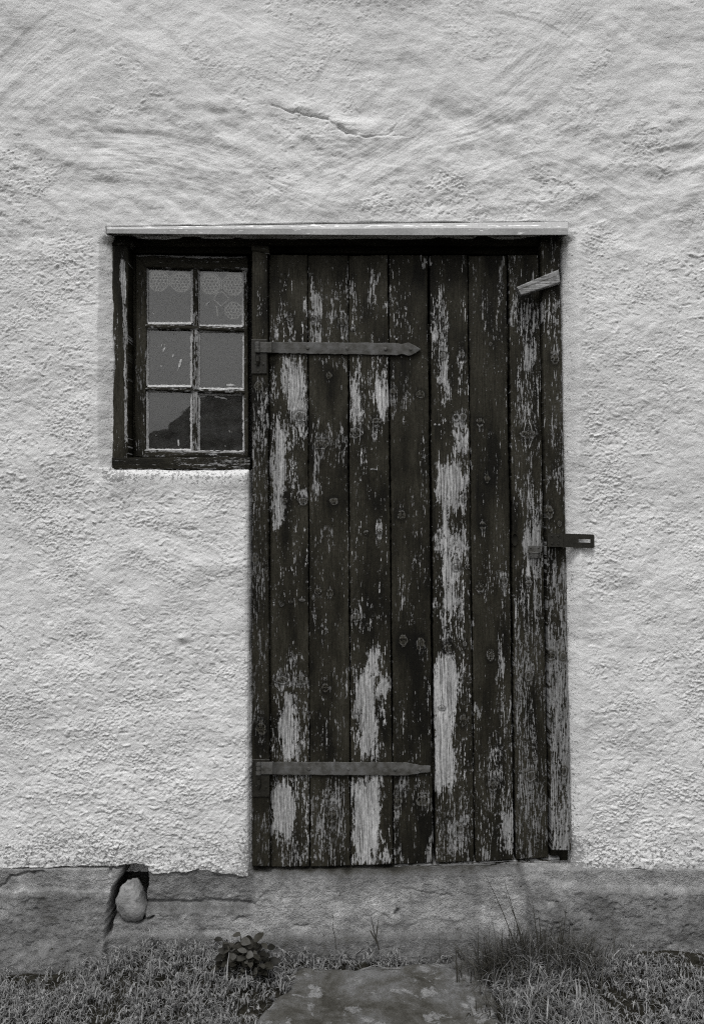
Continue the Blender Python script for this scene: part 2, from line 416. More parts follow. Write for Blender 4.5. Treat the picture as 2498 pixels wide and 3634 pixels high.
    h += lipq * (.88 * rough * gran + .55 * comb + .6 * rough * spots)
    # the crack and the humps beside it
    def crack(pts, w, dep, lift=.0):
        nonlocal h
        uu = u + 6 * fbm(X * 22, Z * 22, 91, 3); vv_ = v + 7 * fbm(X * 22, Z * 22, 92, 3)
        for (a_, b_) in zip(pts[:-1], pts[1:]):
            ex, ey = b_[0] - a_[0], b_[1] - a_[1]; t = np.clip(((uu - a_[0]) * ex + (vv_ - a_[1]) * ey) / (ex * ex + ey * ey), 0, 1)
            d = np.hypot(uu - a_[0] - t * ex, vv_ - a_[1] - t * ey)
            h = h - dep * np.exp(-(d / w) ** 2)
            if lift: h = h + lift * np.exp(-(d / 45) ** 2) * ss(-5, -14, vv_ - a_[1] - t * ey) * .5
    crack([(968, 376), (1040, 402), (1108, 412), (1165, 430), (1180, 448)], 2.8, .0042, .003)
    crack([(1205, 455), (1232, 474)], 6.0, .009, .005)
    crack([(1228, 470), (1262, 482)], 3.6, .006, .002)
    crack([(1262, 482), (1300, 488), (1400, 484), (1450, 486)], 2.2, .002)
    crack([(1285, 488), (1380, 480), (1420, 430)], 2.6, .002)
    for (a_, b_, ru, rv, am) in [(745, 368, 60, 24, .005), (780, 404, 44, 13, -.0035), (700, 395, 50, 18, -.002), (1090, 385, 100, 25, .004), (350, 520, 40, 14, -.006), (1240, 440, 90, 20, .005),
                                 (1830, 430, 90, 30, -.002), (1820, 400, 100, 30, .002), (650, 2290, 22, 16, -.004), (655, 2262, 30, 12, .005), (670, 1880, 35, 6, -.004), (780, 2010, 120, 26, .004)]:
        h = h + am * np.exp(-((u - a_) / ru) ** 2 - ((v - b_) / rv) ** 2)
    h += .006 * np.exp(-((v - 1705) / 40) ** 2) * ss(380, 420, u) * ss(890, 860, u)      # thick lip under the window
    h += .012 * np.exp(-((u - 2040) / 34) ** 2) * ss(820, 900, v)                        # rounded lip right of the door
    y = -h
    # round the plaster into the reveals
    dep = .036 * np.clip((48 - sd) / 54, 0, 1) * ss(824, 862, v) + .10 * ss(2, -22, sd)
    dep = dep * 1.0
    tp = 803 - 19 * (u - 380) / 1634.; dep = dep + .035 * ss(-1.5, 1.0, v - tp) * ss(372, 380, u) * ss(2016, 2010, u) * ss(832, 822, v)
    low = (u > 300) & (u < 900) & (v > 1660)
    dep = np.where(low & (u < 880), .012 * ss(20, -4, sd) + .10 * ss(2, -22, sd), dep)
    y += dep
    # the ragged lower edge of the plaster coat
    eb = np.interp(u, [-3000, 0, 60, 300, 430, 445, 520, 530, 560, 640, 700, 860, 900, 2030, 2500, 6000], [3088, 3090, 3086, 3080, 3076, 3070, 3074, 3096, 3102, 3098, 3090, 3112, 3118, 3088, 3092, 3095])
    eb = eb + 7 * fbm(X * 14, X * 0, 61, 4)
    y += .003 * ss(30, 0, eb - v)
    y += .09 * ss(-2, 8, v - eb)
    peel = ss(70, 5, sd) * .45 + ss(240, 40, eb - v) * .62 + .35 * np.exp(-((v - 1700) / 26) ** 2) * ss(330, 400, u) * ss(900, 870, u) + .5 * np.exp(-((u - 400) / 60) ** 2 - ((v - 1690) / 30) ** 2)
    peel = np.clip(peel, 0, 1) * np.where(v < 820, 0.15, 1)
    qu = (sd[:-1, :-1] > -26) | (sd[1:, 1:] > -26)
    keep = qu & (v[:-1, :-1] < 3140)
    vts = np.stack([X, y, Z], -1).reshape(-1, 3)
    me = np_mesh('wall', vts, grid_faces(len(xs), len(zs), keep), {'peel': peel.ravel()})
    return link('wall', me, M_plaster, house)
build_wall()

# ---- concrete foundation with the gap the stone sits in
HOLE = [(440, 3060), (528, 3060), (530, 3095), (524, 3180), (524, 3245), (556, 3242), (552, 3252), (500, 3270), (432, 3262), (412, 3262), (404, 3302), (385, 3310), (388, 3200), (396, 3150), (420, 3120)]
def build_foundation():
    xs = axis(-1.25, 1.25, .003, -4.6, 4.6, 1.08); zs = np.arange(-.10, .30, .003)
    X, Z = np.meshgrid(xs, zs); u = U(X); v = V(Z)
    uw = u + 9 * fbm(X * 12, Z * 12, 5, 3); vw = v + 8 * fbm(X * 9, Z * 14, 6, 3)
    left = ss(400, 380, u); right = ss(1850, 1885, uw); mid = ss(915, 885, uw) * (1 - left); door = (1 - left) * (1 - right) * (1 - mid)
    dl = np.interp(vw, [3000, 3152, 3168, 3260, 3420, 3520], [.003, .002, -.016, -.040, -.115, -.15])
    dm = np.interp(vw, [3000, 3190, 3203, 3216, 3232, 3290, 3310, 3450], [.004, .002, .010, -.004, -.016, -.026, -.040, -.075])
    dd = np.interp(vw + 14 * ss(1350, 1500, u), [3000, 3098, 3112, 3250, 3300, 3318, 3450], [.07, .055, -.002, -.018, -.026, -.042, -.07])
    dr = np.interp(vw + np.interp(u, [1880, 2100, 2500], [40, 0, -8]), [3000, 3140, 3158, 3250, 3380, 3500], [.006, .0, -.012, -.040, -.075, -.11])
    y = left * dl + mid * dm + door * dd + right * dr
    # broken lower lip of the step
    br = .55 * ss(3250, 3266, v + 26 * fbm(X * 11, Z * 3, 9, 3)) * ss(1180, 1240, uw) * ss(1700, 1600, uw) * door
    y += .007 * br * ss(3305, 3295, v)
    y = y + .09 * ss(3088, 3074, v) 
    fine = .0022 * fbm(X * 40, Z * 70, 11, 3) + .0012 * perlin(X * 150, Z * 170, 12) + .004 * fbm(X * 9, Z * 14, 13, 2)
    rg = left * ss(3150, 3170, vw) + right * ss(3150, 3175, vw) + .45 * mid + .25
    y -= fine * (.4 + .9 * rg)
    y += .02 * np.clip(perlin(X * 55, Z * 75, 15) - .58, 0, 1) * rg
    # cracks
    for pts, w, dep in [([(0, 3150), (40, 3110), (120, 3102), (150, 3098)], 6, .016), ([(560, 3098), (700, 3104), (880, 3122)], 3, .004), ([(905, 3200), (945, 3170), (930, 3130)], 5, .007),
                        ([(1425, 3150), (1500, 3160), (1600, 3178)], 3, .006), ([(1930, 3180), (1968, 3190), (1990, 3225), (2010, 3255), (2005, 3300)], 5, .012), ([(1900, 3238), (1960, 3245), (1990, 3250)], 5, .008),
                        ([(1360, 3243), (1380, 3250)], 8, .012), ([(1405, 3232), (1412, 3228)], 9, .03), ([(1045, 3277), (1095, 3274)], 5, .010), ([(1290, 3245), (1330, 3236)], 4, .006), ([(2040, 3400), (2140, 3385)], 5, .01),
                        ([(840, 3257), (870, 3252)], 5, .008), ([(1545, 3110), (1570, 3200), (1600, 3260)], 2.5, .004), ([(1830, 3098), (1842, 3104)], 6, .02), ([(1120, 3282), (1130, 3290)], 4, .01)]:
        u2 = u + 7 * fbm(X * 30, Z * 30, 51, 2); v2 = v + 7 * fbm(X * 30, Z * 30, 52, 2)
        for (a_, b_) in zip(pts[:-1], pts[1:]):
            ex, ey = b_[0] - a_[0], b_[1] - a_[1]; t = np.clip(((u2 - a_[0]) * ex + (v2 - a_[1]) * ey) / (ex * ex + ey * ey), 0, 1)
            d = np.hypot(u2 - a_[0] - t * ex, v2 - a_[1] - t * ey); y = y + .55 * dep * np.exp(-(d / (w * .8)) ** 2)
    # rounded rubble by the crack
    for (a_, b_, r_, am) in [(1945, 3215, 34, .012), (1985, 3250, 30, .012), (1925, 3245, 25, .008), (920, 3185, 26, .008), (935, 3155, 22, .006), (2110, 3330, 50, .006), (1700, 3275, 35, .007)]:
        y -= am * np.exp(-((u - a_) ** 2 + (v - b_) ** 2) / r_ ** 2)
    hd = sdist(u + 4 * fbm(X * 40, Z * 40, 71, 2), v + 4 * fbm(X * 40, Z * 40, 72, 2), HOLE)
    # the left cheek of the gap slopes, the right one is cut square
    cheek = ss(500, 420, u)
    y += (.02 + .13 * ss(0, -22, hd)) * ss(2, -9 , hd)
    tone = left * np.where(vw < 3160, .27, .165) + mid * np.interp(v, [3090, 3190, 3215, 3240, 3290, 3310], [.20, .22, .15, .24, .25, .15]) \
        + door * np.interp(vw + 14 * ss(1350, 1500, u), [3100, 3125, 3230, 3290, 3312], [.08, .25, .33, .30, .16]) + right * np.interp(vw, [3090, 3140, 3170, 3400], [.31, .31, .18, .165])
    tone *= 1 - .75 * door * ss(3108, 3098, v + 12 * fbm(X * 9, X * 0 + 2, 89, 3)) * ss(1480, 1380, u)  # dark mortar under the door, with the shadow there painted into the tone
    tone *= 1 - .30 * ss(30, 0, np.abs(uw - 1862)) * ss(3080, 3110, v) * ss(3300, 3240, v)  # shading of the recessed vertical joint painted into the tone
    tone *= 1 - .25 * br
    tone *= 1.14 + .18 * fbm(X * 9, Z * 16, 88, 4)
    tone *= np.where(hd < -6, .5, 1)  # shade inside the gap painted in by darkening the tone
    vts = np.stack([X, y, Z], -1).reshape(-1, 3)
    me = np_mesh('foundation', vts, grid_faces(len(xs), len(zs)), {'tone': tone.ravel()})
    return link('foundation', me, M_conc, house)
build_foundation()

# ---- rooms behind: walls of the inside, with a hole only where the window is
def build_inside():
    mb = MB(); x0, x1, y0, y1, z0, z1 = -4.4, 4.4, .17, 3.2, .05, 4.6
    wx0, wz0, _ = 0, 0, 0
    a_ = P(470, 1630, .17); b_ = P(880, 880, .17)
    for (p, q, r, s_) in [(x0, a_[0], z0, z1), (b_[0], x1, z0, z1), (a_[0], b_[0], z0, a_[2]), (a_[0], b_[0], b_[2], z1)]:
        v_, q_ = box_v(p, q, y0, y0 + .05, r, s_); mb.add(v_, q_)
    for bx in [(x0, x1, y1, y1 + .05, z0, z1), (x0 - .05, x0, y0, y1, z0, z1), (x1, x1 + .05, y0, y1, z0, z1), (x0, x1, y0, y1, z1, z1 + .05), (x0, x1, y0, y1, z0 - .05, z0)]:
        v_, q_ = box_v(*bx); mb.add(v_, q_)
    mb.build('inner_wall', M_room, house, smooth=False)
build_inside()

# ---- wooden boards
KNOTS_DEFAULT = []
def board(mb, quad, y0, th=.03, bid=0, wear=None, tone=None, knots=(), horiz=False, step=.0024, jag=0., edge=1.2, cup=.0012, wob=1.2, shift=None):
    """quad: TL, TR, BR, BL in photo pixels. Adds one board (fine front grid, edges turned back) to mb."""
    TL, TR, BR, BL = [np.array(q, float) for q in quad]
    W = np.hypot(*(TR - TL)) * S; H = np.hypot(*(BL - TL)) * S
    ns = max(4, int(W / step)); nt = max(4, int(H / step))
    s = np.concatenate([[0, 0], np.linspace(0, 1, ns), [1, 1]]); t = np.concatenate([[0, 0], np.linspace(0, 1, nt), [1, 1]])
    ds = np.zeros(len(s)); ds[[0, -1]] = th; ds[[1, -2]] = .0026
    dt = np.zeros(len(t)); dt[[0, -1]] = th; dt[[1, -2]] = .0026
    Sg, Tg = np.meshgrid(s, t)
    p = (TL * (1 - Sg)[..., None] + TR * Sg[..., None]) * (1 - Tg)[..., None] + (BL * (1 - Sg)[..., None] + BR * Sg[..., None]) * Tg[..., None]
    u, v = p[..., 0], p[..., 1]
    # keep the wear and knots in unwarped pixels; then shake the edges a little
    lng = v if not horiz else u
    if horiz:
        v = v + wob * 1.5 * perlin(u / 120., Tg * .8 + bid * 7.3, 300 + bid); 
        v = v + edge * (perlin(u / 16., Tg * 0 + bid, 311) * (ss(.12, 0, Tg) + ss(.88, 1, Tg)))
        u = u + jag * perlin(v / 7., Sg * 2 + bid, 312) * (ss(.02, 0, Sg) + ss(.98, 1, Sg))
    else:
        u = u + wob * 1.5 * perlin(v / 260., Sg * .8 + bid * 7.3, 300 + bid)
        u = u + edge * (perlin(v / 22., Sg * 0 + bid, 311) * (ss(.08, 0, Sg) + ss(.92, 1, Sg)))
        v = v + jag * (perlin(u / 7., Tg * 2 + bid, 312) + .8 * perlin(u / 30., Tg * 2 + bid, 313)) * (ss(.004, 0, Tg) + ss(.996, 1, Tg))
    c = (2 * (Sg if not horiz else Tg) - 1)
    yy = y0 + np.maximum(ds[None, :], dt[:, None]) + cup * c * c + .0012 * perlin(lng / 170., Sg * 0 + bid * 3.1, 320)
    ed = (ss(.035, 0, Sg) + ss(.965, 1, Sg)) * (0 if horiz else 1) + (ss(.06, 0, Tg) + ss(.94, 1, Tg)) * (1 if horiz else 0)
    yy = yy + ed * .0018
    # knots
    kd = np.full(u.shape, 3.0); gx = (u if not horiz else v) * S; gl = (v if not horiz else u) * S
    for (ku, kv, ra, rb) in knots:
        du, dv = u - ku, v - kv
        ke = np.hypot(du / ra, dv / rb) + .26 * perlin(u / 12. + bid, v / 15., 371); kd = np.minimum(kd, ke)
        if horiz: gx = gx - np.sign(dv) * rb * .75 * S * np.exp(-(du / (rb * 3.2)) ** 2 - (np.abs(dv) / (rb * 2.0)))
        else: gx = gx - np.sign(du) * ra * .75 * S * np.exp(-(dv / (rb * 3.2)) ** 2 - (np.abs(du) / (ra * 2.0)))
        yy = yy - .0022 * np.exp(-(ke / .9) ** 2)
    # gentle cathedral waviness of the grain
    gx = gx + .006 * perlin(gl * 2.1 + bid * 5, gx * 12, 340)
    w = np.full(u.shape, .17); tn = np.full(u.shape, 1.0)
    w = w + .20 * fbm(gx * 15, gl * 3.0 + bid, 350, 3) - .02
    for (ku, kv, ra, rb) in knots:
        du, dv = (u - ku, v - kv) if not horiz else (v - kv, u - ku)
        r1, r2 = (ra, rb) if not horiz else (rb, ra)
        w = w + .34 * np.exp(-(du / (r1 * .75)) ** 2) * ss(.7, 1.1, np.abs(dv) / r2) * np.exp(-np.maximum(np.abs(dv) / r2 - 1, 0) / 1.3)
    if wear is not None: w = wear(u, v, w)
    if tone is not None: tn = tone(u, v, tn)
    k = (D + y0) / D
    pts = np.stack([(u - 1249) * S * k, yy, ZC + (1817 - v) * S * k], -1).reshape(-1, 3)
    if shift is not None: pts = pts + np.array(shift)
    nx = len(s); f = grid_faces(nx, len(t))[:, ::-1]
    gc = np.stack([gx, np.full(gx.shape, bid * 1.37), gl], -1).reshape(-1, 3)
    mb.add(pts, f, {'gc': gc, 'wear': w.ravel(), 'tone': tn.ravel(), 'kd': kd.ravel()})

# wear patches of the door in photo pixels: (u0, u1, v0, v1, strength); soft ragged rectangles
PATCH = [
 # board 1
 (1066,1094,1060,1108,.55),(957,992,1135,1212,.45),(1018,1052,1122,1212,.42),(1072,1094,1105,1210,.3),(998,1086,1266,1410,.62),(1022,1086,1340,1478,.85),(957,982,1280,1420,.45),
 (960,1020,1487,1770,.70),(1010,1092,1480,1600,.30),(1010,1060,1590,1760,.30),(959,1012,1740,1850,.80),(1012,1040,1660,1760,.4),(1062,1092,1720,1790,.4),
 (1000,1070,2300,2398,.35),(965,1055,2380,2445,.55),(1040,1096,2395,2440,.5),(992,1052,2480,2700,.85),(960,1096,2450,2700,.30),(965,1046,2765,2975,.88),(958,1100,2700,3080,.30),
 # board 2
 (1095,1143,1010,1135,.85),(1095,1110,975,1030,.6),(1100,1140,1140,1215,.62),(1160,1236,1010,1210,.26),(1216,1236,980,1090,.35),(1212,1238,1305,1336,.5),(1104,1236,1262,1300,.25),
 (1106,1236,1500,1640,.26),(1108,1134,1590,1750,.45),(1180,1190,1845,1905,.5),(1140,1190,1880,1906,.35),(1190,1240,2370,2460,.30),(1104,1240,2500,2700,.12),(1104,1240,2760,3075,.32),(1150,1200,2800,2860,.25),
 # board 3
 (1240,1264,980,1050,.45),(1302,1314,955,1110,.55),(1318,1332,960,1090,.5),(1270,1376,1055,1116,.35),(1316,1332,1120,1215,.3),(1244,1300,1300,1400,.38),(1242,1290,1370,1500,.72),(1328,1378,1355,1487,.85),(1285,1340,1260,1480,.25),
 (1300,1345,1480,1560,.28),(1250,1340,2140,2235,.25),(1308,1350,2284,2420,.6),(1264,1335,2388,2690,.88),(1335,1386,2395,2490,.62),(1340,1386,2490,2690,.25),(1252,1348,2762,3035,.98),(1250,1390,3028,3075,.6),(1345,1392,2755,2850,.28),
 # board 4
 (1496,1516,905,940,.8),(1405,1472,1040,1215,.17),(1390,1450,1340,1500,.28),(1420,1445,2760,2830,.45),(1490,1535,2815,2875,.45),(1508,1534,2985,3065,.75),(1396,1425,2990,3065,.45),(1396,1530,2760,2830,.18),
 (1400,1530,1700,2200,.05),(1396,1530,2400,2700,.10),
 # board 5
 (1521,1534,905,948,.75),(1526,1592,1030,1240,.42),(1600,1655,1090,1140,.3),(1562,1598,1240,1420,.62),(1620,1652,1200,1420,.38),(1606,1660,1455,1640,.60),(1545,1660,1650,1760,.95),(1580,1656,1760,1812,.70),(1560,1594,1760,1900,.88),
 (1552,1664,1880,1990,.62),(1560,1630,1960,2080,.88),(1568,1624,2060,2170,.72),(1566,1592,2150,2280,.5),(1538,1560,2110,2210,.4),(1596,1660,2050,2300,.20),(1543,1624,2320,2560,.92),(1540,1608,2520,2810,.98),(1600,1680,2330,2810,.20),(1540,1682,2800,3062,.34),(1620,1650,2900,2990,.4),
 # board 6
 (1780,1794,905,990,.75),(1680,1706,945,1000,.3),(1700,1790,1020,1220,.20),(1671,1682,2180,2323,.6),(1762,1788,2270,2406,.5),(1684,1712,2500,2548,.75),(1796,1822,2503,2545,.8),(1740,1822,2450,2700,.28),(1772,1790,2560,2680,.4),
 (1776,1826,2880,3008,.92),(1703,1742,2995,3052,.75),(1684,1824,2600,3060,.25),(1740,1830,2000,2100,.2),
 # board 7
 (1803,1830,905,930,.6),(1810,1912,945,1050,.18),(1805,1912,1050,1200,.42),(1850,1905,1060,1130,.3),(1850,1905,1180,1330,.5),(1810,1915,1300,1500,.32),(1850,1900,1530,1700,.25),(1850,1924,1700,1860,.38),(1860,1924,1860,2060,.72),(1820,1860,1960,2060,.3),
 (1820,1900,2055,2300,.28),(1885,1930,2050,2200,.5),(1822,1940,2200,2700,.30),(1826,1945,2700,3050,.38),
]
PATCH = np.array(PATCH, float)
def door_wear(u, v, w):
    uw = u + 17 * perlin(u / 30., v / 85., 401) + 5 * perlin(u / 8., v / 26., 402)
    vw = v + 34 * perlin(u / 14., v / 90., 403) + 22 * perlin(u / 5., v / 50., 404)
    out = w.copy(); u_lo, u_hi = u.min(), u.max()
    for (a_, b_, c_, d_, s_) in PATCH:
        if b_ < u_lo - 5 or a_ > u_hi + 5: continue
        e_u = min(22, (b_ - a_) * .45); e_v = min(60, (d_ - c_) * .45)
        m = ss(-e_u, e_u, uw - a_) * ss(-e_u, e_u, b_ - uw) * ss(-e_v, e_v, vw - c_) * ss(-e_v, e_v, d_ - vw)
        out = np.maximum(out, w * .6 + .02 + s_ * 1.06 * m + .12 * m * (1 - m) * 4 * perlin(u / 7., v / 60., 405))
    return np.clip(out, -.2, 1.1)
TB_T = [953, 1092, 1236, 1377, 1520, 1659, 1800, 1912]; TB_B = [959, 1100, 1244, 1396, 1541, 1684, 1826, 1946]
BOT = [3076, 3075, 3072, 3066, 3061, 3056, 3050, 3043]
GAP = [0, 3.6, 4.2, 5.2, 9.0, 4.0, 9.0, 0]
DK = {0: [(1068,1476,24,16),(1076,1778,15,12),(1012,1776,9,9),(1000,2145,7,7),(1032,2135,7,7),(1072,2128,10,6),(1070,2412,22,15),(1000,2412,24,12),(1030,1130,10,10)],
      1: [(1214,1140,14,14),(1167,1332,10,12),(1140,1577,24,15),(1185,1778,14,12),(1128,2098,11,11),(1170,2105,11,14),(1155,2440,11,14),(1182,2892,17,24),(1112,1130,10,9)],
      2: [(1252,1168,9,7),(1336,1497,14,13),(1328,1548,8,10),(1262,1535,22,18),(1300,1890,8,8),(1346,1890,10,10),(1262,2190,20,14)],
      3: [(1492,1399,14,12),(1394,1392,12,14),(1424,1826,13,16),(1430,2272,14,19),(1492,2284,14,20),(1500,2842,22,17),(1408,2848,16,18)],
      4: [(1570,1262,11,12),(1638,1254,11,13),(1618,1480,10,12),(1642,1478,12,13),(1618,2012,11,12),(1657,2010,9,9),(1590,2300,13,16),(1648,2284,7,9),(1568,2512,9,8),(1643,2556,11,20),(1634,2940,9,14),(1648,1770,10,9)],
      5: [(1703,1498,13,15),(1728,1698,9,14),(1712,1866,10,14),(1702,2085,14,15),(1790,2060,10,13),(1740,2323,13,20),(1748,2783,16,20),(1740,1220,6,6)],
      6: [(1875,1540,26,14),(1875,2068,12,9),(1874,2400,12,14),(1882,2753,17,17),(1896,2690,6,6),(1862,2635,5,6)]}
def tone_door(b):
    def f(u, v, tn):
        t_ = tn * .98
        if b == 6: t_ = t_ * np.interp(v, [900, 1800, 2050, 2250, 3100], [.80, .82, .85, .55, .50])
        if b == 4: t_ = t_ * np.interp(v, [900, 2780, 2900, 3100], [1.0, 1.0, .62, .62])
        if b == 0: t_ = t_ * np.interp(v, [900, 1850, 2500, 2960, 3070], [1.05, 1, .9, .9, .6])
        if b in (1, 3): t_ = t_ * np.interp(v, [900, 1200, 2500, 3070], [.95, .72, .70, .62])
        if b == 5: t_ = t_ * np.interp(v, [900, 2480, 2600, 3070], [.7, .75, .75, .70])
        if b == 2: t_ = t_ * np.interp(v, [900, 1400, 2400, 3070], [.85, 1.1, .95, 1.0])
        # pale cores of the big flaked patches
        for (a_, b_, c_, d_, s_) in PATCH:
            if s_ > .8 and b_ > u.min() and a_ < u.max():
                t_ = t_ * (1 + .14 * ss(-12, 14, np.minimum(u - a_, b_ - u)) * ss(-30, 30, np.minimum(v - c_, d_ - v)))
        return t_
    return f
Y_DOOR = .035
dmb = MB()
for b in range(7):
    gl_, gr_ = GAP[b] / 2 + (1 if b == 0 else 0), GAP[b + 1] / 2
    q = [(TB_T[b] + gl_, 905 + 2 * (b % 3)), (TB_T[b + 1] - gr_, 905 + 2 * (b % 2)), (TB_B[b + 1] - gr_, BOT[b + 1]), (TB_B[b] + gl_, BOT[b] + (1 if b % 2 else 0))]
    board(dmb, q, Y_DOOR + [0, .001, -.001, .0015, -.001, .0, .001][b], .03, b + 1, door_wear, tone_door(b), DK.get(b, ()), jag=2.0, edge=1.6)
# ledges and a dark core behind the planks so that the gaps are closed
for (a_, b_) in ((1150, 1330), (2640, 2810)):
    p0 = P(975, b_, Y_DOOR + .035); p1 = P(1925, a_, Y_DOOR + .035)
    board(dmb, [(975, a_), (1925, a_), (1935, b_), (980, b_)], Y_DOOR + .032, .03, 30, None, lambda u, v, t: t * .3, (), horiz=True, step=.02)
door = dmb.build('door', M_wood, house)
tag(door, 'seven plank door with peeling dark paint and bare weathered wood patches')
# black backing slab added behind the door to keep its gaps dark
bk = MB(); p0 = P(900, 3060, .11); p1 = P(2020, 860, .11); v_, q_ = box_v(p0[0], p1[0], .11, .14, p0[2], p1[2]); bk.add(v_, q_); bk.build('door_gap_backing', M_void, house, smooth=False)

# ---- frame timbers
def w_const(c, amp=.0): return lambda u, v, w: w + (c - .17)
def w_jambL(u, v, w):
    return w + np.interp(v, [840, 1000, 1050, 1200, 1330, 1345, 1450, 1560, 1750, 1950, 2020, 2300, 2600, 2700, 2850, 2900, 3080], [-.15, -.1, -.05, -.1, -.1, .32, .36, .34, .30, .10, .14, .18, .10, .0, .0, .22, .24]) - .12 * ss(955, 935, u) * 0
def t_jambL(u, v, t): return t * np.interp(v, [840, 1340, 1500, 1800, 2000, 3080], [.6, .75, .7, .6, .42, .45])
def w_jambR(u, v, w):
    return w + np.interp(v, [840, 1040, 1080, 1230, 1290, 1350, 1700, 1760, 1830, 1890, 1960, 2060, 3080], [.12, .10, .38, .30, .05, .14, .20, -.02, -.12, .05, .2, .40, .55])
def t_jambR(u, v, t): return t * np.interp(v, [840, 1050, 1200, 1320, 1950, 2200, 2600, 3020], [.6, .9, .85, .6, .6, .55, .60, .72])
fmb = MB()
board(fmb, [(895, 888), (949, 888), (957, 3074), (895, 3074)], .012, .05, 11, w_jambL, t_jambL, [(918,1372,14,20),(938,1398,5,6),(905,1985,10,12),(946,2006,6,10),(928,2585,16,20)], jag=2.0)
board(fmb, [(1919, 838), (1984, 838), (2027, 3017), (1957, 3017)], .012, .05, 12, w_jambR, t_jambR, [(1968,1272,14,17),(1945,1816,16,21),(1984,1858,8,10),(1997,2328,11,13),(1955,2325,14,14),(2000,2736,11,14)], jag=1.2)
# dark post behind the right jamb, showing at its foot and edge
board(fmb, [(1950, 2200), (2036, 2200), (2042, 3085), (1950, 3085)], .058, .05, 13, w_const(.05), lambda u, v, t: t * .35, (), step=.005)
# head beam and the strip under it
board(fmb, [(404, 826), (1992, 826), (1992, 872), (404, 868)], .045, .06, 14, w_const(-.1), lambda u, v, t: t * .5, (), horiz=True, step=.004)
board(fmb, [(470, 866), (1920, 870), (1920, 902), (470, 896)], .066, .04, 15, w_const(-.1), lambda u, v, t: t * .5, (), horiz=True, step=.004)
# sill strip under the door planks
def sillw(u, v, w): return w + .55
board(fmb, [(905, 3078), (1400, 3075), (1400, 3092), (905, 3098)], .05, .05, 16, w_const(.05), lambda u, v, t: t * .3, (), horiz=True, step=.004, wob=3)
board(fmb, [(1400, 3068), (1985, 3046), (1985, 3068), (1400, 3086)], .040, .05, 17, sillw, lambda u, v, t: t * .62, (), horiz=True, step=.004, wob=3)
board(fmb, [(1400, 3084), (2034, 3072), (2034, 3100), (1400, 3098)], .06, .05, 18, w_const(-.05), lambda u, v, t: t * .2, (), horiz=True, step=.004, wob=3)
board(fmb, [(893, 870), (953, 872), (957, 902), (893, 888)], .008, .03, 19, w_const(.1), lambda u, v, t: t * .35, (), horiz=True, step=.003)
frame = fmb.build('door_frame', M_wood, house)

# ---- window
wmb = MB()
def w_winL(u, v, w):
    pk = np.interp(v, [900, 940, 1040, 1060, 1200, 1240, 1500, 1520, 1545, 1600], [.0, .75, .7, .45, .8, .5, .7, .3, .5, .0])
    cx = np.interp(v, [900, 1000, 1070, 1500], [433, 437, 444, 449]); hw = np.interp(v, [900, 1000, 1060, 1200, 1500], [8, 9, 5, 8, 4])
    return w - .02 + pk * ss(hw + 4, hw - 3, np.abs(u + 3 * perlin(u / 9., v / 30., 8) - cx))
board(wmb, [(398, 872), (455, 872), (455, 1632), (398, 1632)], .028, .07, 21, w_winL, lambda u, v, t: t * .85, (), jag=.5)
board(wmb, [(398, 836), (475, 836), (475, 876), (398, 870)], .030, .05, 22, w_const(.12), lambda u, v, t: t * .6, (), horiz=True, step=.004)
def w_sill(u, v, w): return w + .06 + .12 * perlin(u / 60., v / 6., 9) + .25 * ss(1658, 1666, v)
board(wmb, [(398, 1624), (887, 1622), (887, 1668), (400, 1664)], .020, .09, 23, w_sill, lambda u, v, t: t * .62, [(858,1638,14,13),(630,1642,8,6)], horiz=True, jag=1.5)
# inner lining boards between the frame and the sash
board(wmb, [(470, 872), (486, 872), (486, 1628), (470, 1628)], .085, .03, 24, w_const(-.15), lambda u, v, t: t * .3, ())
window = wmb.build('window', M_wood, house)
tag(window, 'six pane window with peeling dark frame and old putty')
YS = .070     # sash front
smb = MB()
tl = lambda c: (lambda u, v, t: t * c)
def w_stile(u, v, w): return w + np.interp(v, [920, 1000, 1300, 1600], [.05, .14, .22, .05])
board(smb, [(482, 905), (522, 907), (517, 1622), (480, 1620)], YS, .03, 25, w_stile, tl(.42), ())
board(smb, [(864, 912), (880, 912), (882, 1622), (868, 1622)], YS, .03, 26, w_const(.36), tl(.8), ())
def w_tr(u, v, w): return w - .05 + .5 * ss(914, 907, v - (u - 482) * .022) + .25 * ss(944, 950, v)
board(smb, [(482, 903), (880, 910), (880, 958), (518, 948)], YS - .003, .03, 27, w_tr, tl(.6), (), horiz=True)
def w_br(u, v, w): return w + .05 + .55 * ss(1606, 1598, v - (u - 515) * .02)
board(smb, [(515, 1594), (868, 1602), (870, 1626), (510, 1624)], YS - .002, .03, 28, w_br, tl(.75), (), horiz=True)
def w_vm(u, v, w): return w + np.interp(v, [940, 1100, 1110, 1160, 1200, 1600], [-.1, -.05, .3, .3, .42, .40])  # upper end kept dark: shadow from above put into the wear values
board(smb, [(683, 946), (704, 948), (703, 1600), (683, 1598)], YS + .002, .02, 29, w_vm, tl(.70), ())
board(smb, [(517, 1150), (868, 1161), (868, 1177), (517, 1166)], YS, .02, 31, w_const(.42), tl(.95), (), horiz=True)
board(smb, [(517, 1372), (868, 1383), (868, 1399), (517, 1386)], YS, .02, 32, w_const(.42), tl(.95), (), horiz=True)
sash = smb.build('sash', M_wood, window)
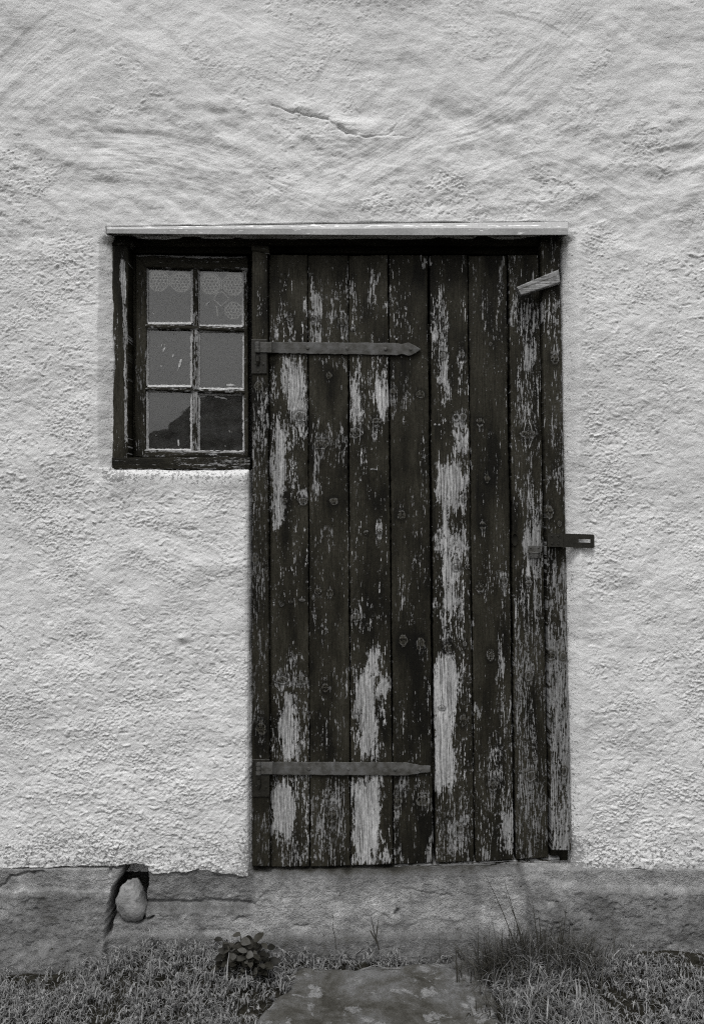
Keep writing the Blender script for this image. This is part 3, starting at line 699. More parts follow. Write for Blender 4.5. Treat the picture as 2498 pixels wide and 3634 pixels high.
# panes and putty: six lights
LIGHTS = [(526, 949, 680, 1146), (707, 955, 862, 1155), (525, 1169, 680, 1369), (707, 1178, 865, 1379), (525, 1390, 680, 1596), (707, 1402, 865, 1602)]
pmb = MB(); gmb = MB(); rr = random.Random(4)
for i, (a_, b_, c_, d_) in enumerate(LIGHTS):
    p0 = P(a_ - 8, d_ + 8, YS + .014); p1 = P(c_ + 8, b_ - 8, YS + .014)
    v_, q_ = box_v(p0[0], p1[0], YS + .014, YS + .017, p0[2], p1[2])
    gmb.add(v_, q_)
    top = i < 2
    for (x0, z0, x1, z1, w) in [(a_, b_, a_, d_, 8 if not top else 4), (c_, b_, c_, d_, 8 if not top else 5), (a_, b_, c_, b_, 5), (a_, d_, c_, d_, 6)]:
        n = 26; pts = []
        vert = x0 == x1
        for k in range(n + 1):
            f = k / n; ux = x0 + (x1 - x0) * f; vz = z0 + (z1 - z0) * f
            ww = w * (.75 + .6 * rr.random()) * (1 if rr.random() > .08 else .35)
            sgn = 1 if (x0 == a_ and vert) or (z0 == b_ and not vert) else -1
            if vert: e0, e1 = (ux - 5 * sgn, vz), (ux + ww * .5 * sgn, vz)
            else: e0, e1 = (ux, vz - 5 * sgn), (ux, vz + ww * .5 * sgn)
            pts += [P(*e0, YS + .003 + .0012 * rr.random()), P(*e1, YS + .013)]
        pmb.add(pts, [(2 * k, 2 * k + 1, 2 * k + 3, 2 * k + 2) for k in range(n)])
gmb.build('pane', M_glass, window, smooth=False)
pmb.build('putty', M_putty, window)
for (cu, cv, du, dv, w) in [(583, 1240, 8, -20, 3), (575, 1225, 3, -10, 2), (615, 1262, 3, -14, 3), (640, 1288, 12, -38, 5), (634, 1310, -3, 12, 1.6), (545, 1113, 9, 7, 2.5), (634, 1572, 0, -26, 3.5), (738, 1076, 14, -12, 3),
                            (820, 1366, 0, -10, 15), (790, 1412, 30, 6, 3), (770, 1408, 20, 0, 3), (615, 1184, -8, 10, 2.5), (573, 1300, 2, 8, 1.5), (555, 1545, 1, 5, 1.5), (800, 1583, 3, 3, 1.6)]:
    n = 10; L = math.hypot(du, dv); pts = []
    for k in range(n):
        a_ = 2 * math.pi * k / n; ex, ey = math.cos(a_) * L / 2 * rr.uniform(.75, 1.1), math.sin(a_) * w * rr.uniform(.7, 1.2)
        pts.append(P(cu + (ex * du - ey * dv) / L, cv + (ex * dv + ey * du) / L, YS + .0132))
    MB().add(pts + [P(cu, cv, YS + .0126)], None, t=[(k, (k + 1) % n, n) for k in range(n)]).build('paint_speck', M_putty, window)

# ---- metal drip flashing over the opening
def build_flashing():
    mb = MB(); n = 160; vts = []
    for k in range(n + 1):
        f = k / n; u = 380 + (2014 - 380) * f
        top = 803 - 19 * f + .6 * math.sin(f * 9); lip = 811 - 3 * f + .8 * math.sin(f * 14 + 1); bot = 829 + 6 * min(1, f * 2.2) + .8 * math.sin(f * 11)
        wv = .0012 * math.sin(f * 23) + .001 * math.sin(f * 51)
        for (v_, y_) in [(top + 1.5, .02), (top + 2.5, -.013), (lip - .5, -.033 + wv), (lip + 1.5, -.0345 + wv), (bot - 2, -.0335 + wv * 1.6), (bot, -.032 + wv * 1.6), (bot, -.029 + wv), (bot - 5, .045)]:
            vts.append(P(u, v_, y_))
    m = 8; q = [(k * m + j, k * m + j + 1, (k + 1) * m + j + 1, (k + 1) * m + j) for k in range(n) for j in range(m - 1)]
    q += [(0, 1, 2, 7), (2, 3, 4, 7), (4, 5, 6, 7)]; e = n * m; q += [(e + 7, e + 2, e + 1, e), (e + 7, e + 4, e + 3, e + 2), (e + 7, e + 6, e + 5, e + 4)]
    o = mb.add(vts, q).build('lintel_flashing', M_flash, house, smooth=False)
    tag(o, 'pale painted metal drip strip with white chips')
build_flashing()

# ---- ironwork
def extrude_outline(mb, outline, y0, th, holes=None, bev=1.2):
    """outline in photo pixels (any winding); a plate whose edge is chamfered"""
    pts = np.array(outline, float); c = pts.mean(0); n = len(pts)
    inn = c + (pts - c) * (1 - bev * 2 / np.maximum(np.hypot(*(pts - c).T), 1))[:, None]
    V_ = [P(a_, b_, y0 + th) for a_, b_ in pts] + [P(a_, b_, y0 + .0008) for a_, b_ in pts] + [P(a_, b_, y0) for a_, b_ in inn] + [P(c[0], c[1], y0)]
    q = []; t = []
    for i in range(n):
        j = (i + 1) % n
        q += [(i, j, n + j, n + i), (n + i, n + j, 2 * n + j, 2 * n + i)]; t.append((2 * n + i, 2 * n + j, 3 * n))
    mb.add(V_, q, t=t)
def plate(mb, left, right, top, bot, y0, th, tip=None, n=40, hole=None, wavy=0., seed=0, ends=None):
    """strip plate: columns of points left to right; top/bot functions of f"""
    vts = []; rw = np.random.default_rng(seed); cols = []
    for k in range(n + 1):
        f = k / n; u = left + (right - left) * f; a_ = top(f); b_ = bot(f); wj = wavy * (rw.random(2) - .5)
        yo = y0 + .0006 * math.sin(f * 17 + seed)
        vts += [P(u, a_ + wj[0], yo + th), P(u, a_ + wj[0], yo + .0008), P(u, a_ + wj[0] + 1.3, yo), P(u, (a_ + b_) / 2, yo - .0004), P(u, b_ + wj[1] - 1.3, yo), P(u, b_ + wj[1], yo + .0008), P(u, b_ + wj[1], yo + th)]
    m = 7; q = [(k * m + j, k * m + j + 1, (k + 1) * m + j + 1, (k + 1) * m + j) for k in range(n) for j in range(m - 1)]
    q += [(0, 1, 2, 3), (3, 4, 5, 6)]; e = n * m; q += [(e + 3, e + 2, e + 1, e), (e + 6, e + 5, e + 4, e + 3)]
    mb.add(vts, q)
def disc(mb, u, v, r, y0, h=.0025, n=12):
    ring = [(u + r * math.cos(2 * math.pi * k / n), v + r * math.sin(2 * math.pi * k / n)) for k in range(n)]
    vts = [P(a_, b_, y0) for a_, b_ in ring] + [P(u + (a_ - u) * .7, v + (b_ - v) * .7, y0 - h * .8) for a_, b_ in ring] + [P(u, v, y0 - h)]
    q = [(k, (k + 1) % n, n + (k + 1) % n, n + k) for k in range(n)]; t = [(n + k, n + (k + 1) % n, 2 * n) for k in range(n)]
    mb.add(vts, q, t=t)
def strap(u0, u1, vt0, vt1, vb0, vb1, waist, seed, lab):
    """strap hinge: flat bar with a waisted spear tip"""
    mb = MB(); L = u1 - u0; fw = (waist - u0) / L
    def hw(f):
        if f < fw - .03: return 1.0
        if f < fw: return 1.0 - .22 * (f - fw + .03) / .03
        g = (f - fw) / (1 - fw)
        if seed == 2: return .80 - .34 * g + .06 * math.sin(g * 9)
        return .78 + .30 * math.sin(min(g / .38, 1) * math.pi / 2) if g < .38 else max(.03, 1.08 * (1 - (g - .38) / .62) ** .8)
    mid = lambda f: (vt0 + vb0) / 2 + ((vt1 + vb1) / 2 - (vt0 + vb0) / 2) * f
    hh = lambda f: ((vb0 - vt0) / 2 + ((vb1 - vt1) / 2 - (vb0 - vt0) / 2) * f) * hw(f)
    plate(mb, u0, u1, lambda f: mid(f) - hh(f), lambda f: mid(f) + hh(f), Y_DOOR - .006, .0055, n=70, wavy=2.2, seed=seed)
    for uu in (u0 + 70, u0 + 190, u0 + 330, waist - 60, waist + 28):
        f = (uu - u0) / L; disc(mb, uu, mid(f) + (seed % 3 - 1) * 2, 7, Y_DOOR - .006, .003)
    # rolled knuckles round the pin
    for j in range(3):
        va = vt0 + (vb0 - vt0) * (j / 3 + .03); vb = vt0 + (vb0 - vt0) * ((j + 1) / 3 - .03)
        tube(mb, [P(u0 + 12, va, .004), P(u0 + 12, (va + vb) / 2, .0035), P(u0 + 12, vb, .004)], .0085 if j != 1 else .0075, 10)
    plate(mb, u0 + 8, u0 + 62, lambda f: vt0 + 1, lambda f: vb0 - 1, .004, .004, n=6, seed=seed)
    # bent neck from the jamb face back to the door face
    vts = []
    for k in range(9):
        f = k / 8; uu = u0 + 50 + 40 * f; y_ = .004 + (Y_DOOR - .0065 - .004) * (f * f * (3 - 2 * f))
        vts += [P(uu, vt0 + 1, y_), P(uu, vb0 - 1, y_)]
    mb.add(vts, [(2 * k, 2 * k + 1, 2 * k + 3, 2 * k + 2) for k in range(8)])
    o = mb.build('strap_hinge', M_iron, door, smooth=False); tag(o, lab); return o
def _strap_face(u0): pass
strap(902, 1492, 1213, 1218, 1252, 1262, 1428, 1, 'upper strap hinge with a waisted spear tip')
strap(906, 1526, 2703, 2706, 2749, 2753, 1462, 2, 'lower strap hinge, rusted, with a worn spear tip')
for (a_, b_, c_, d_) in ((893, 1204, 947, 1326), (897, 2694, 957, 2828)):
    mb = MB(); plate(mb, a_, c_, lambda f: b_, lambda f: d_, .0085, .0035, n=8, wavy=.6, seed=int(a_))
    for (uu, vv) in ((a_ + 14, d_ - 36), (c_ - 12, d_ - 34), (a_ + 24, d_ - 10)): disc(mb, uu, vv, 5, .0085, .0015)
    tube(mb, [P(a_ + 22, d_ - 62, .004), P(a_ + 22, d_ - 44, .003), P(a_ + 22, d_ - 30, .006)], [.006, .006, .004], 8)
    mb.build('hinge_plate', M_blackiron, frame, smooth=False)

# hasp reaching from the jamb over the plaster
def hasp():
    mb = MB(); y0 = -.018
    H = [(2052, 1913), (2093, 1916)]
    xs_ = [1942, 1992, 1996, 2052, 2054, 2091, 2093, 2104, 2108]
    tops = [1892, 1893, 1893, 1895, 1895, 1896, 1896, 1897, 1901]; bots = [1940, 1941, 1942, 1944, 1944, 1945, 1945, 1945, 1940]
    for i in range(len(xs_) - 1):
        a_, b_ = xs_[i], xs_[i + 1]
        spans = [(tops[i], tops[i + 1], bots[i], bots[i + 1])]
        if 2052 <= a_ < 2093: spans = [(tops[i], tops[i + 1], 1913, 1914), (1925, 1926, bots[i], bots[i + 1])]
        for (t0, t1, b0, b1) in spans:
            v_ = [P(a_, t0, y0), P(b_, t1, y0), P(b_, b1, y0), P(a_, b0, y0), P(a_, t0, y0 + .004), P(b_, t1, y0 + .004), P(b_, b1, y0 + .004), P(a_, b0, y0 + .004)]
            mb.add(v_, [(3, 2, 1, 0), (4, 5, 6, 7), (0, 1, 5, 4), (2, 3, 7, 6), (1, 2, 6, 5), (3, 0, 4, 7)])
    # base leaf bent onto the jamb and the knuckle
    v_, q_ = box_v(P(1946, 0)[0], P(1994, 0)[0], -.014, .012, P(0, 1940)[2], P(0, 1893)[2]); mb.add(v_, q_)
    tube(mb, [P(1994, 1893, -.015), P(1994, 1942, -.015)], .0045, 10)
    for (uu, vv) in ((1958, 1903), (1958, 1930), (1980, 1903), (1980, 1930)): disc(mb, uu, vv, 4.5, -.0182, .0015)
    o = mb.build('hasp', M_blackiron, frame, smooth=False); tag(o, 'black slotted iron hasp reaching over the plaster')
hasp()
# staple plate on the door, keyhole, protruding nails
mb = MB(); plate(mb, 1873, 1918, lambda f: 1936, lambda f: 1981, Y_DOOR - .003, .0028, n=8, seed=5)
tube(mb, [P(1878, 1960, Y_DOOR - .004), P(1880, 1960, Y_DOOR - .014), P(1896, 1962, Y_DOOR - .017), P(1910, 1961, Y_DOOR - .014), P(1912, 1961, Y_DOOR - .004)], .0028, 8)
for (uu, vv) in ((1882, 1973), (1909, 1973), (1882, 1944), (1909, 1944)): disc(mb, uu, vv, 4, Y_DOOR - .003, .0016)
o = mb.build('staple_plate', M_iron, door, smooth=False)
mb = MB(); ring = [(1826 + 12 * math.cos(k * math.pi / 10), 1914 + (24 if math.sin(k * math.pi / 10) > 0 else 21) * math.sin(k * math.pi / 10)) for k in range(20)]
vts = [P(a_, b_, Y_DOOR - .0012) for a_, b_ in ring] + [P(1826 + (a_ - 1826) * .86, 1914 + (b_ - 1914) * .9, Y_DOOR - .0016) for a_, b_ in ring] + [P(1826 + (a_ - 1826) * .8, 1914 + (b_ - 1914) * .86, Y_DOOR + .001) for a_, b_ in ring] + [P(1826, 1914, Y_DOOR + .0008)]
mb.add(vts, [(r * 20 + k, r * 20 + (k + 1) % 20, (r + 1) * 20 + (k + 1) % 20, (r + 1) * 20 + k) for r in range(2) for k in range(20)], t=[(40 + k, 40 + (k + 1) % 20, 60) for k in range(20)])
mb.build('keyhole', M_void, door)
mb = MB(); tube(mb, [P(1336, 1668, Y_DOOR + .003), P(1334, 1667, Y_DOOR - .012), P(1326, 1666, Y_DOOR - .016), P(1314, 1666, Y_DOOR - .017)], [.0022, .0024, .0026, .0028], 8)
o = mb.build('nail', M_steel, door); tag(o, 'bent nail sticking out of the third plank')
for (uu, vv) in ((1280, 1705), (1407, 1204), (1252, 1165), (1543, 1507), (1558, 1508), (944, 1398)):
    mb = MB(); disc(mb, uu, vv, 4.2, (Y_DOOR if uu > 953 else .012) - .0002, .0018); mb.build('nail_head', M_steel, door if uu > 953 else frame)

# slanting lath nailed across the top right corner of the door
tmb = MB()
board(tmb, [(1833, 1018), (1981, 956), (1987, 1002), (1849, 1048)], -.012, .022, 41, lambda u, v, w: w + .85, lambda u, v, t: t * .88 * (1 - .75 * np.exp(-((v - (1027 - (u - 1841) * .36)) / 2.2) ** 2) * (u < 1975)), (), horiz=True, step=.0016, jag=1.0, wob=.1, edge=.5, cup=0)
o = tmb.build('turn_latch', M_wood, frame); tag(o, 'short slanting bare lath across the corner of the door')

# ================================================================== lace behind the glass
def lace():
    mb = MB(); rg = random.Random(7); yl = YS + .021
    def seg(a_, b_, r=.0027): tube(mb, [P(a_[0], a_[1], yl), P(b_[0], b_[1], yl)], r, 4)
    for (cx, cy, R) in [(564, 999, 36), (643, 1002, 36), (747, 1010, 36), (830, 1013, 37), (829, 1102, 31)]:
        octo = [(cx + R * math.cos(math.pi / 8 + k * math.pi / 4), cy + R * math.sin(math.pi / 8 + k * math.pi / 4)) for k in range(8)]
        for k in range(8): seg(octo[k], octo[(k + 1) % 8], .003)
        r = 7.2; nodes = {}; 
        def node(i, j):
            if (i, j) not in nodes: nodes[(i, j)] = (cx + i * r * .866 + rg.uniform(-1.7, 1.7), cy + j * r * .5 + rg.uniform(-1.7, 1.7))
            return nodes[(i, j)]
        inside = lambda p: max(abs(p[0] - cx), abs(p[1] - cy), (abs(p[0] - cx) + abs(p[1] - cy)) * .7071) < R * .95
        for i in range(-7, 8):
            for j in range(-16, 17):
                if (i + j) % 2: continue
                # honeycomb: hexagon vertices at the lattice (i, j) with j mod 6 pattern
                ph = (j + 3 * (i % 2)) % 6
                if ph == 1 or (ph == 5): pass
        # irregular cell net from a jittered hexagonal grid
        h = 12.5
        for a_ in range(-6, 7):
            for b_ in range(-6, 7):
                ox = cx + h * (a_ + .5 * b_); oy = cy + h * .866 * b_
                ca = (round(ox, 1), round(oy - h * .577, 1)); 
                def jit(p):
                    key = (round(p[0] / 2.0), round(p[1] / 2.0))
                    if key not in nodes: nodes[key] = (p[0] + rg.uniform(-1.8, 1.8), p[1] + rg.uniform(-1.8, 1.8))
                    return nodes[key]
                hx = [jit((ox + h * .577 * math.cos(math.pi / 6 + k * math.pi / 3), oy + h * .577 * math.sin(math.pi / 6 + k * math.pi / 3))) for k in range(3)] 
                top = jit((ox + h * .577 * math.cos(-math.pi / 6), oy + h * .577 * math.sin(-math.pi / 6)))
                for p_, q_ in ((hx[0], hx[1]), (hx[1], hx[2]), (top, hx[0])):
                    if inside(p_) and inside(q_): seg(p_, q_)
        R2 = R * 1.2
        if cy < 1050:
            o2 = [(cx + R2 * math.cos(math.pi / 8 + k * math.pi / 4), cy + R2 * math.sin(math.pi / 8 + k * math.pi / 4)) for k in range(8)]
            for k in (5, 6, 7, 4): seg(o2[k], o2[(k + 1) % 8], .0024)
    # loops of thread hanging below
    for ln in [[(758, 1062), (772, 1040), (790, 1036), (812, 1058)], [(758, 1062), (786, 1086), (812, 1062)], [(770, 1086), (773, 1122)], [(730, 1088), (744, 1070)], [(765, 1086), (772, 1092)]]:
        for p_, q_ in zip(ln[:-1], ln[1:]): seg(p_, q_)
    # top hem
    seg((505, 962), (690, 962), .0018); seg((690, 962), (880, 970), .0018)
    o = mb.build('lace_curtain', M_lace)
    tag(o, 'white crocheted lace curtain with octagon motifs hanging behind the upper window panes', 'curtain')
lace()

# ================================================================== stone in the gap
def stone():
    n, m = 48, 64; th = np.linspace(0, math.pi, n)[:, None]; ph = np.linspace(0, 2 * math.pi, m, endpoint=False)[None, :]
    x = np.sin(th) * np.cos(ph); y = np.sin(th) * np.sin(ph); z = np.cos(th) + 0 * ph
    sgn = lambda a_, p_: np.sign(a_) * np.abs(a_) ** p_
    x = sgn(x, .8); y = sgn(y, .55)
    r = 1 + .09 * fbm(x * 1.7 + 5, z * 1.6 + y, 3, 3) + .03 * perlin(x * 6, z * 6 + y * 5, 4)
    cz = z * .060
    hw = .044 * (1 + np.interp(z, [-1, -.4, .2, .7, 1], [.10, .10, -.02, -.10, -.2]))
    px = x * hw * r + np.interp(z, [-1, -.5, 0, .5, 1], [.008, .004, -.002, -.002, -.004])
    px = px - .005 * np.exp(-((z - .25) / .4) ** 2) * ss(.2, 1, x)
    p = P(470, 3193, .004); vts = np.stack([p[0] + px, p[1] + y * .04 * r, p[2] + cz * r], -1).reshape(-1, 3)
    i = np.arange(n - 1)[:, None] * m; j = np.arange(m)[None, :]; jn = (j + 1) % m
    q = np.stack([i + j, i + m + j, i + m + jn, i + jn], -1).reshape(-1, 4)
    o = link('stone', np_mesh('stone', vts, q), M_stone)
    tag(o, 'rounded grey stone wedged in the gap of the concrete foundation below the window', 'stone')
stone()

# ================================================================== ground, path, hills
GY = 0.0
def gpos(u, v, z=0.0):
    """point of the ground plane seen at this photo pixel"""
    dist = (ZC - z) / ((v - 1817) * S) * D
    return ((u - 1249) * S * dist / D, dist - D, z)
def ground_h(x, y):
    h = .012 * fbm(x * 3, y * 3, 81, 2) + .006 * fbm(x * 14, y * 14, 82, 2)
    ux = U(np.clip(x, -3, 3)); m = .042 * ss(-.50, -.12, y) * ss(200, 520, ux) * (1 - .35 * ss(900, 1000, ux) * ss(1800, 1700, ux))
    m = m * ss(-.01, .09, sdist(np.clip(x, -3, 3), np.clip(y, -3, 3), SLAB))
    return np.where(np.abs(x) + np.abs(y) > 30, h * 0, h + m)
# slab: outline in photo pixels on the ground
SLAB = [gpos(*p)[:2] for p in [(1010, 3462), (1075, 3440), (1180, 3436), (1300, 3432), (1400, 3428), (1560, 3415), (1640, 3405), (1720, 3404), (1735, 3440), (1752, 3500), (1768, 3560), (1775, 3640)]]
SLAB = SLAB + [(SLAB[-1][0] + .05, -1.6), (-.42, -1.6), gpos(890, 3640)[:2], gpos(950, 3560)[:2], gpos(1040, 3490)[:2]]
def build_ground():
    xs = axis(-1.6, 1.6, .02, -400, 400, 1.25); ys = axis(-1.4, .25, .02, -900, 400, 1.25)
    X, Y = np.meshgrid(xs, ys); Z = ground_h(X, Y) - .018
    vts = np.stack([X, Y, Z], -1).reshape(-1, 3)
    o = link('ground', np_mesh('ground', vts, grid_faces(len(xs), len(ys))), M_soil); tag(o, kind='structure')
build_ground()
def build_slab():
    xs = np.arange(-.5, .6, .006); ys = np.arange(-1.65, -.03, .006); X, Y = np.meshgrid(xs, ys)
    sd = sdist(X + .01 * fbm(X * 12, Y * 12, 5, 2), Y + .018 * fbm(X * 12, Y * 12, 6, 2), SLAB)
    Z = .004 + .004 * fbm(X * 5, Y * 5, 7, 3) + .0012 * fbm(X * 40, Y * 40, 8, 2) - .05 * ss(-.012, .012, sd)
    vts = np.stack([X, Y, Z], -1).reshape(-1, 3); keep = sd[:-1, :-1] < .02
    o = link('path', np_mesh('path', vts, grid_faces(len(xs), len(ys), keep)), M_slab); tag(o, kind='structure')
build_slab()
def build_hills():
    az = np.linspace(-75, 75, 301); n = 40
    # ridge elevation as tangent, by horizontal tangent x/dist of the view mirrored in the window
    tx = np.tan(np.radians(az)); uu = 1249 + tx * D / S
    rid = np.interp(uu, [-9000, -2000, 300, 525, 600, 650, 680, 705, 760, 800, 870, 1000, 1300, 2000, 4000, 9000],
                    [.05, .045, .08, .095, .105, .119, .126, .139, .141, .143, .150, .165, .18, .17, .12, .10])
    rid = rid + .0035 * fbm(uu / 45., uu * 0, 5, 4)
    Rr = np.linspace(900, 3000, n)[:, None]; f = np.linspace(0, 1, n)[:, None]
    hz = f ** .8 * rid[None, :] * 3000 + 8 * fbm(Rr / 260. + 0 * tx[None], tx[None] * 12 + 0 * Rr, 6, 4) * f * (1 - f) * 4
    X = tx[None, :] * Rr; Y = -Rr + 0 * X; Z = hz + 1
    vts = np.stack([X, Y, Z], -1).reshape(-1, 3)
    o = link('hills', np_mesh('hills', vts, grid_faces(len(az), n)[:, ::-1]), M_terrain); tag(o, kind='structure')
build_hills()

# ================================================================== grass and plants
def blades(rng, pos, length, width, lean, tone, nseg=3, azim=None, fold=.0):
    """pos (n,3); returns verts, quads, tone for curved tapering blades"""
    n = len(pos); az_ = rng.uniform(0, 2 * math.pi, n) if azim is None else azim
    wd = az_ + math.pi / 2 + rng.uniform(-.6, .6, n)
    t = np.linspace(0, 1, nseg + 1)
    out = np.zeros((n, nseg + 1, 2, 3)); tn = np.zeros((n, nseg + 1, 2))
    for i, tt in enumerate(t):
        bend = lean * tt * (1 + .6 * tt)
        hor = length * tt * np.sin(np.minimum(bend, 1.9)); ver = length * tt * np.cos(np.minimum(bend, 1.9))
        c = pos + np.stack([hor * np.cos(az_), hor * np.sin(az_), ver], -1)
        w = width * (1 - tt ** 1.7) * .5 + .00015
        off = np.stack([np.cos(wd) * w, np.sin(wd) * w, 0 * w], -1)
        out[:, i, 0] = c - off; out[:, i, 1] = c + off; tn[:, i] = tone[:, None]
    base = np.arange(n)[:, None, None] * (nseg + 1) * 2; r = np.arange(nseg)[None, :, None] * 2
    q = base + r + np.array([0, 1, 3, 2])[None, None, :]
    return out.reshape(-1, 3), q.reshape(-1, 4), tn.ravel()
def in_slab(x, y): return sdist(x, y, SLAB)
def build_grass():
    rng = np.random.default_rng(3); mb = MB()
    N = 190000
    x = rng.uniform(-1.9, 1.9, N); y = rng.uniform(-1.2, .0, N); 
    # front edge of the masonry, so that nothing grows through it
    face = np.interp(U(x), [-500, 0, 395, 430, 880, 1850, 1900, 2200, 2500, 3400], [-.125, -.120, -.085, -.05, -.05, -.05, -.085, -.10, -.115, -.12])
    sl = in_slab(x, y); pat = fbm(x * 5, y * 5, 91, 3)
    ok = (y < face - .002) & (sl > -.012 + .050 * fbm(x * 14, y * 14, 95, 3)) & (rng.random(N) < np.clip(.75 + .8 * pat, .15, 1))
    # bare soil towards the lower left edge of the masonry
    ux = U(x * D / (D + y))
    ok &= ~((ux < 250) & (y > face - .05) & (rng.random(N) < .8))
    x, y, pat = x[ok], y[ok], pat[ok]; n = len(x)
    clump = fbm(x * 22, y * 22, 92, 2)
    L = np.clip(.017 + .008 * rng.standard_normal(n) + .010 * clump, .006, .045); Wd = rng.uniform(.0016, .0052, n)
    tall = rng.random(n) < .07; L = np.where(tall, L * rng.uniform(1.5, 3.0, n), L)
    near = np.exp(-((ux[ok] - 1890) / 200) ** 2); L *= 1 + 1.0 * near
    z = ground_h(x, y) - .018 + np.clip(.012 * rng.random(n) + .022 * clump, 0, .045)
    tone = np.clip(.20 * np.exp(.33 * rng.standard_normal(n)) * (1 + .5 * clump), .05, .38)
    v_, q_, t_ = blades(rng, np.stack([x, y, z], -1), L, Wd, rng.uniform(.1, 1.25, n), tone)
    mb.add(v_, q_, {'tone': t_})
    # sprigs: forked leaflets fanned out from one point, like knotgrass
    m = 13000; idx = rng.choice(n, m); c = np.stack([x[idx], y[idx], z[idx] + rng.uniform(.006, .022, m)], -1)
    for k in range(5):
        v_, q_, t_ = blades(rng, c, rng.uniform(.009, .019, m), rng.uniform(.0025, .0048, m), rng.uniform(.5, 1.4, m), np.clip(.25 * np.exp(.28 * rng.standard_normal(m)), .1, .4), 2)
        mb.add(v_, q_, {'tone': t_})
    o = mb.build('grass', M_grass); tag(o, 'short dense mat of grass and knotgrass at the foot of the wall', 'grass', kind='stuff')
build_grass()

def leaf(mb, base, dirv, up, L, W, tone, fold=.25, n=6):
    d = Vector(dirv).normalized(); upv = Vector(up); sd = d.cross(upv).normalized(); nn = sd.cross(d).normalized()
    vts = []
    for i in range(n + 1):
        t = i / n; w = W * .5 * math.sin(math.pi * min(1, t * .92 + .06)) ** .75; droop = -.22 * L * t * t
        c = Vector(base) + d * L * t + nn * droop
        vts += [c - sd * w + nn * w * fold, c, c + sd * w + nn * w * fold]
    q = []
    for i in range(n): a_ = i * 3; q += [(a_, a_ + 1, a_ + 4, a_ + 3), (a_ + 1, a_ + 2, a_ + 5, a_ + 4)]
    mb.add([tuple(p) for p in vts], q, {'tone': np.full(len(vts), tone)})
def stem_t(mb, pts, r, tone):
    n0 = mb.n; tube(mb, pts, r, 5); mb.at.setdefault('tone', []).append(np.full(mb.n - n0, tone))

def leafy_weed():
    rg = random.Random(12); st = MB(); lf = MB()
    cx, cy, _ = gpos(868, 3480)
    root = bpy.data.objects.new('leafy_weed', None); col.objects.link(root)
    tag(root, 'dark broad leaved weed in the grass left of the stone slab', 'weed')
    for k in range(12):
        az_ = rg.uniform(0, 2 * math.pi); le = rg.uniform(.2, .9); H = rg.uniform(.06, .145)
        tip = (cx + rg.uniform(-.045, .045) + .05 * le * math.cos(az_), cy + .03 * math.sin(az_), H)
        b0 = (cx + rg.uniform(-.02, .02), cy + rg.uniform(-.02, .02), -.015)
        mid = ((b0[0] + tip[0]) / 2 + rg.uniform(-.008, .008), (b0[1] + tip[1]) / 2, H * .6)
        stem_t(st, [b0, mid, tip], .0011, .05)
        for j in range(6):
            f = .35 + .65 * j / 5; p = Vector(b0).lerp(Vector(mid), f * 2) if f < .5 else Vector(mid).lerp(Vector(tip), f * 2 - 1)
            a2 = rg.uniform(0, 2 * math.pi); leaf(lf, p, (math.cos(a2), math.sin(a2) - .5, rg.uniform(-.3, .6)), (rg.uniform(-.8, .8), -rg.uniform(.2, 1.3), 1), rg.uniform(.020, .038), rg.uniform(.015, .025), rg.choice([.015, .025, .035, .055, .08]))
    for k in range(120):
        a2 = rg.uniform(0, 2 * math.pi); rr_ = rg.uniform(0, .085)
        leaf(lf, (cx + rr_ * math.cos(a2), cy + rr_ * .6 * math.sin(a2), .025 + rg.uniform(.0, .06)), (math.cos(a2), math.sin(a2) - .4, rg.uniform(-.2, .9)), (rg.uniform(-.9, .9), -rg.uniform(.2, 1.5), 1), rg.uniform(.020, .036), rg.uniform(.015, .024), rg.choice([.012, .02, .03, .05, .07]))
    for (M_, nm) in ((st, 'stem'), (lf, 'leaf')):
        M_.v = [np.array(v_) - np.array([cx, cy, 0]) for v_ in M_.v]; M_.build(nm, M_weed, root)
    root.location = (cx, cy, 0)
leafy_weed()

def tuft(name, u, v, nb, spread, Lr, lean, label, cat='grass tuft', seed=1, tone=(.03, .12), extra=()):
    rng = np.random.default_rng(seed); mb = MB(); cx, cy, _ = gpos(u, v)
    pos = np.stack([rng.normal(0, spread, nb), rng.normal(0, spread * .45, nb), np.full(nb, -.012)], -1)
    cy2 = min(cy, -.10)
    az_ = np.where(pos[:, 0] > 0, 0, math.pi) + rng.normal(0, 1.0, nb)
    v_, q_, t_ = blades(rng, pos, rng.uniform(*Lr, nb), rng.uniform(.0022, .0042, nb), np.abs(rng.normal(0, lean, nb)), rng.uniform(*tone, nb), 6, az_)
    mb.add(v_, q_, {'tone': t_})
    for (a_, b_, L, ln) in extra:
        m_ = 9; pp = [(a_ + ln * L * (k / (m_ - 1)) ** 1.5, 0.004 * k, -.01 + L * (k / (m_ - 1))) for k in range(m_)]
        stem_t(mb, pp, [.0019 * (1 - (k / m_)) + .0004 for k in range(m_)], .045)
    for (a_, b_, L, ln) in ():
        p = np.array([[a_, 0, -.01]]); v_, q_, t_ = blades(rng, p, np.array([L]), np.array([.0030]), np.array([abs(ln)]), np.array([.06]), 8, np.array([0.0 if ln > 0 else math.pi]))
        mb.add(v_, q_, {'tone': t_})
    o = mb.build(name, M_weed); o.location = (cx, cy2, 0); tag(o, label, cat); return o
tuft('grass_tuft', 1905, 3465, 1900, .085, (.05, .16), .45, 'tall dark bladed grass tuft right of the stone slab', seed=5, tone=(.02, .13),
     extra=[(-.045, 0, .30, -.35), (-.03, 0, .27, -.22), (-.02, 0, .24, -.28), (.01, 0, .22, -.08), (.02, 0, .19, -.05), (.07, 0, .20, .12), (.05, 0, .17, .2)])
tuft('grass_tuft', 1838, 3610, 130, .05, (.04, .09), .9, 'low dark broad bladed rosette at the bottom edge beside the stone slab', seed=6, tone=(.02, .07))

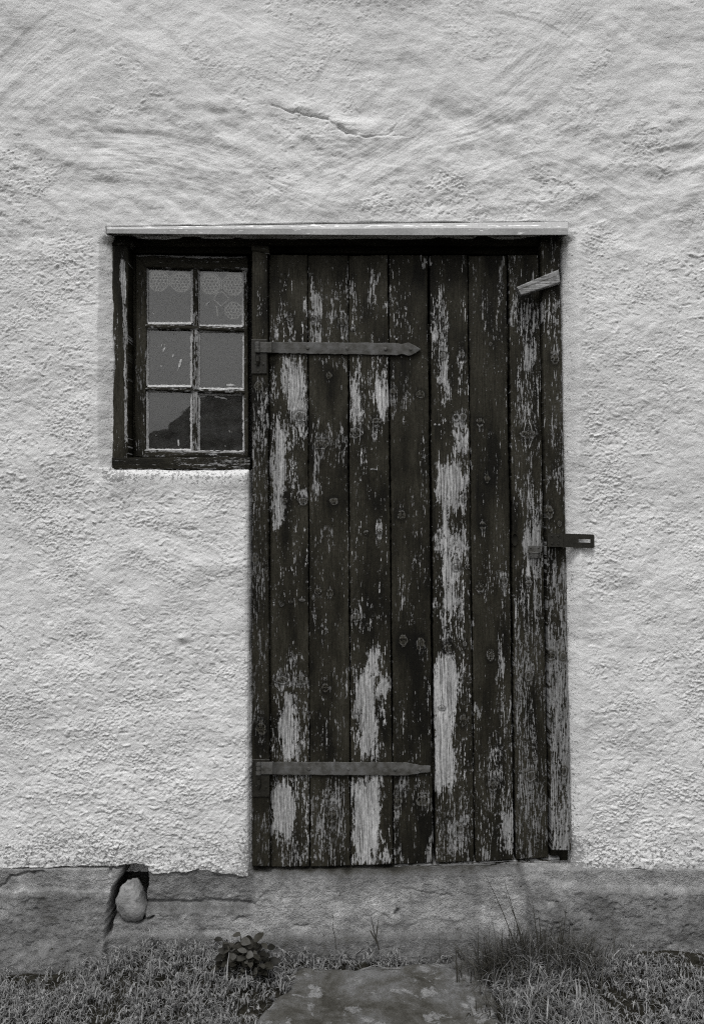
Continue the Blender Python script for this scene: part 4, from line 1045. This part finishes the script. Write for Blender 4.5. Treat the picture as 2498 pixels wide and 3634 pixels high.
# dry stalks standing against the step
def stalk(label, pts, r, tone, cat='stalk', leafs=()):
    mb = MB(); x0, y0, _ = gpos(*pts[0]); y0 = min(y0, -.07)
    P3 = []
    for (uu, vv) in pts: k = (D + y0); P3.append(((uu - 1249) * S * k / D - x0, 0, ZC + (1817 - vv) * S * k / D))
    stem_t(mb, P3, r, tone)
    for (uu, vv, du, dv, L) in leafs:
        k = (D + y0) / D; leaf(mb, ((uu - 1249) * S * k - x0, -.002, ZC + (1817 - vv) * S * k), (du, -.15, -dv), (0, -1, .2), L, .004, tone * 1.1)
    o = mb.build('dry_stalk', M_weed); o.location = (x0, y0, 0); tag(o, label, cat, 'dry stalks growing along the step'); return o
stalk('thin crooked dry stalk in front of the concrete step, left of the others', [(1192, 3370), (1190, 3330), (1180, 3290), (1184, 3262), (1176, 3235)], [.0014, .0013, .001, .0009, .0006], .07)
stalk('dark forked stalk with slender leaves before the middle of the concrete step', [(1345, 3370), (1338, 3340), (1328, 3310), (1322, 3280), (1316, 3255)], [.0022, .002, .0016, .0012, .0007], .045, leafs=[(1340, 3350, -.5, -1, .05), (1332, 3330, -.7, -1, .03), (1334, 3335, .1, -1, .06)])
stalk('pale hair thin stalk leaning before the right part of the step', [(1438, 3340), (1432, 3290), (1420, 3240), (1408, 3190)], [.0008, .0008, .0006, .0004], .2)
# runners of straw on the slab edge
def straw(label, pts, r, tone):
    mb = MB(); P3 = [gpos(a_, b_, .012) for a_, b_ in pts]; o0 = P3[0]
    stem_t(mb, [(p[0] - o0[0], p[1] - o0[1], p[2] - o0[2] + .006 * math.sin(i * 1.7)) for i, p in enumerate(P3)], r, tone)
    o = mb.build('straw', M_grass); o.location = o0; tag(o, label, 'straw', 'pale straws lying by the stone slab')
straw('pale straw pointing onto the right edge of the stone slab', [(1690, 3482), (1720, 3484), (1765, 3486), (1800, 3478), (1840, 3482)], .0016, .33)
straw('long pale runner lying along the grass strip below the step', [(1080, 3392), (1140, 3382), (1210, 3386), (1290, 3380)], .0012, .3)
straw('short pale runner lying on the back edge of the stone slab', [(1285, 3440), (1330, 3432), (1370, 3434), (1420, 3430)], .0012, .28)
straw('curved pale runner at the right end of the grass strip', [(1560, 3400), (1600, 3396), (1640, 3388), (1668, 3370)], .0013, .28)
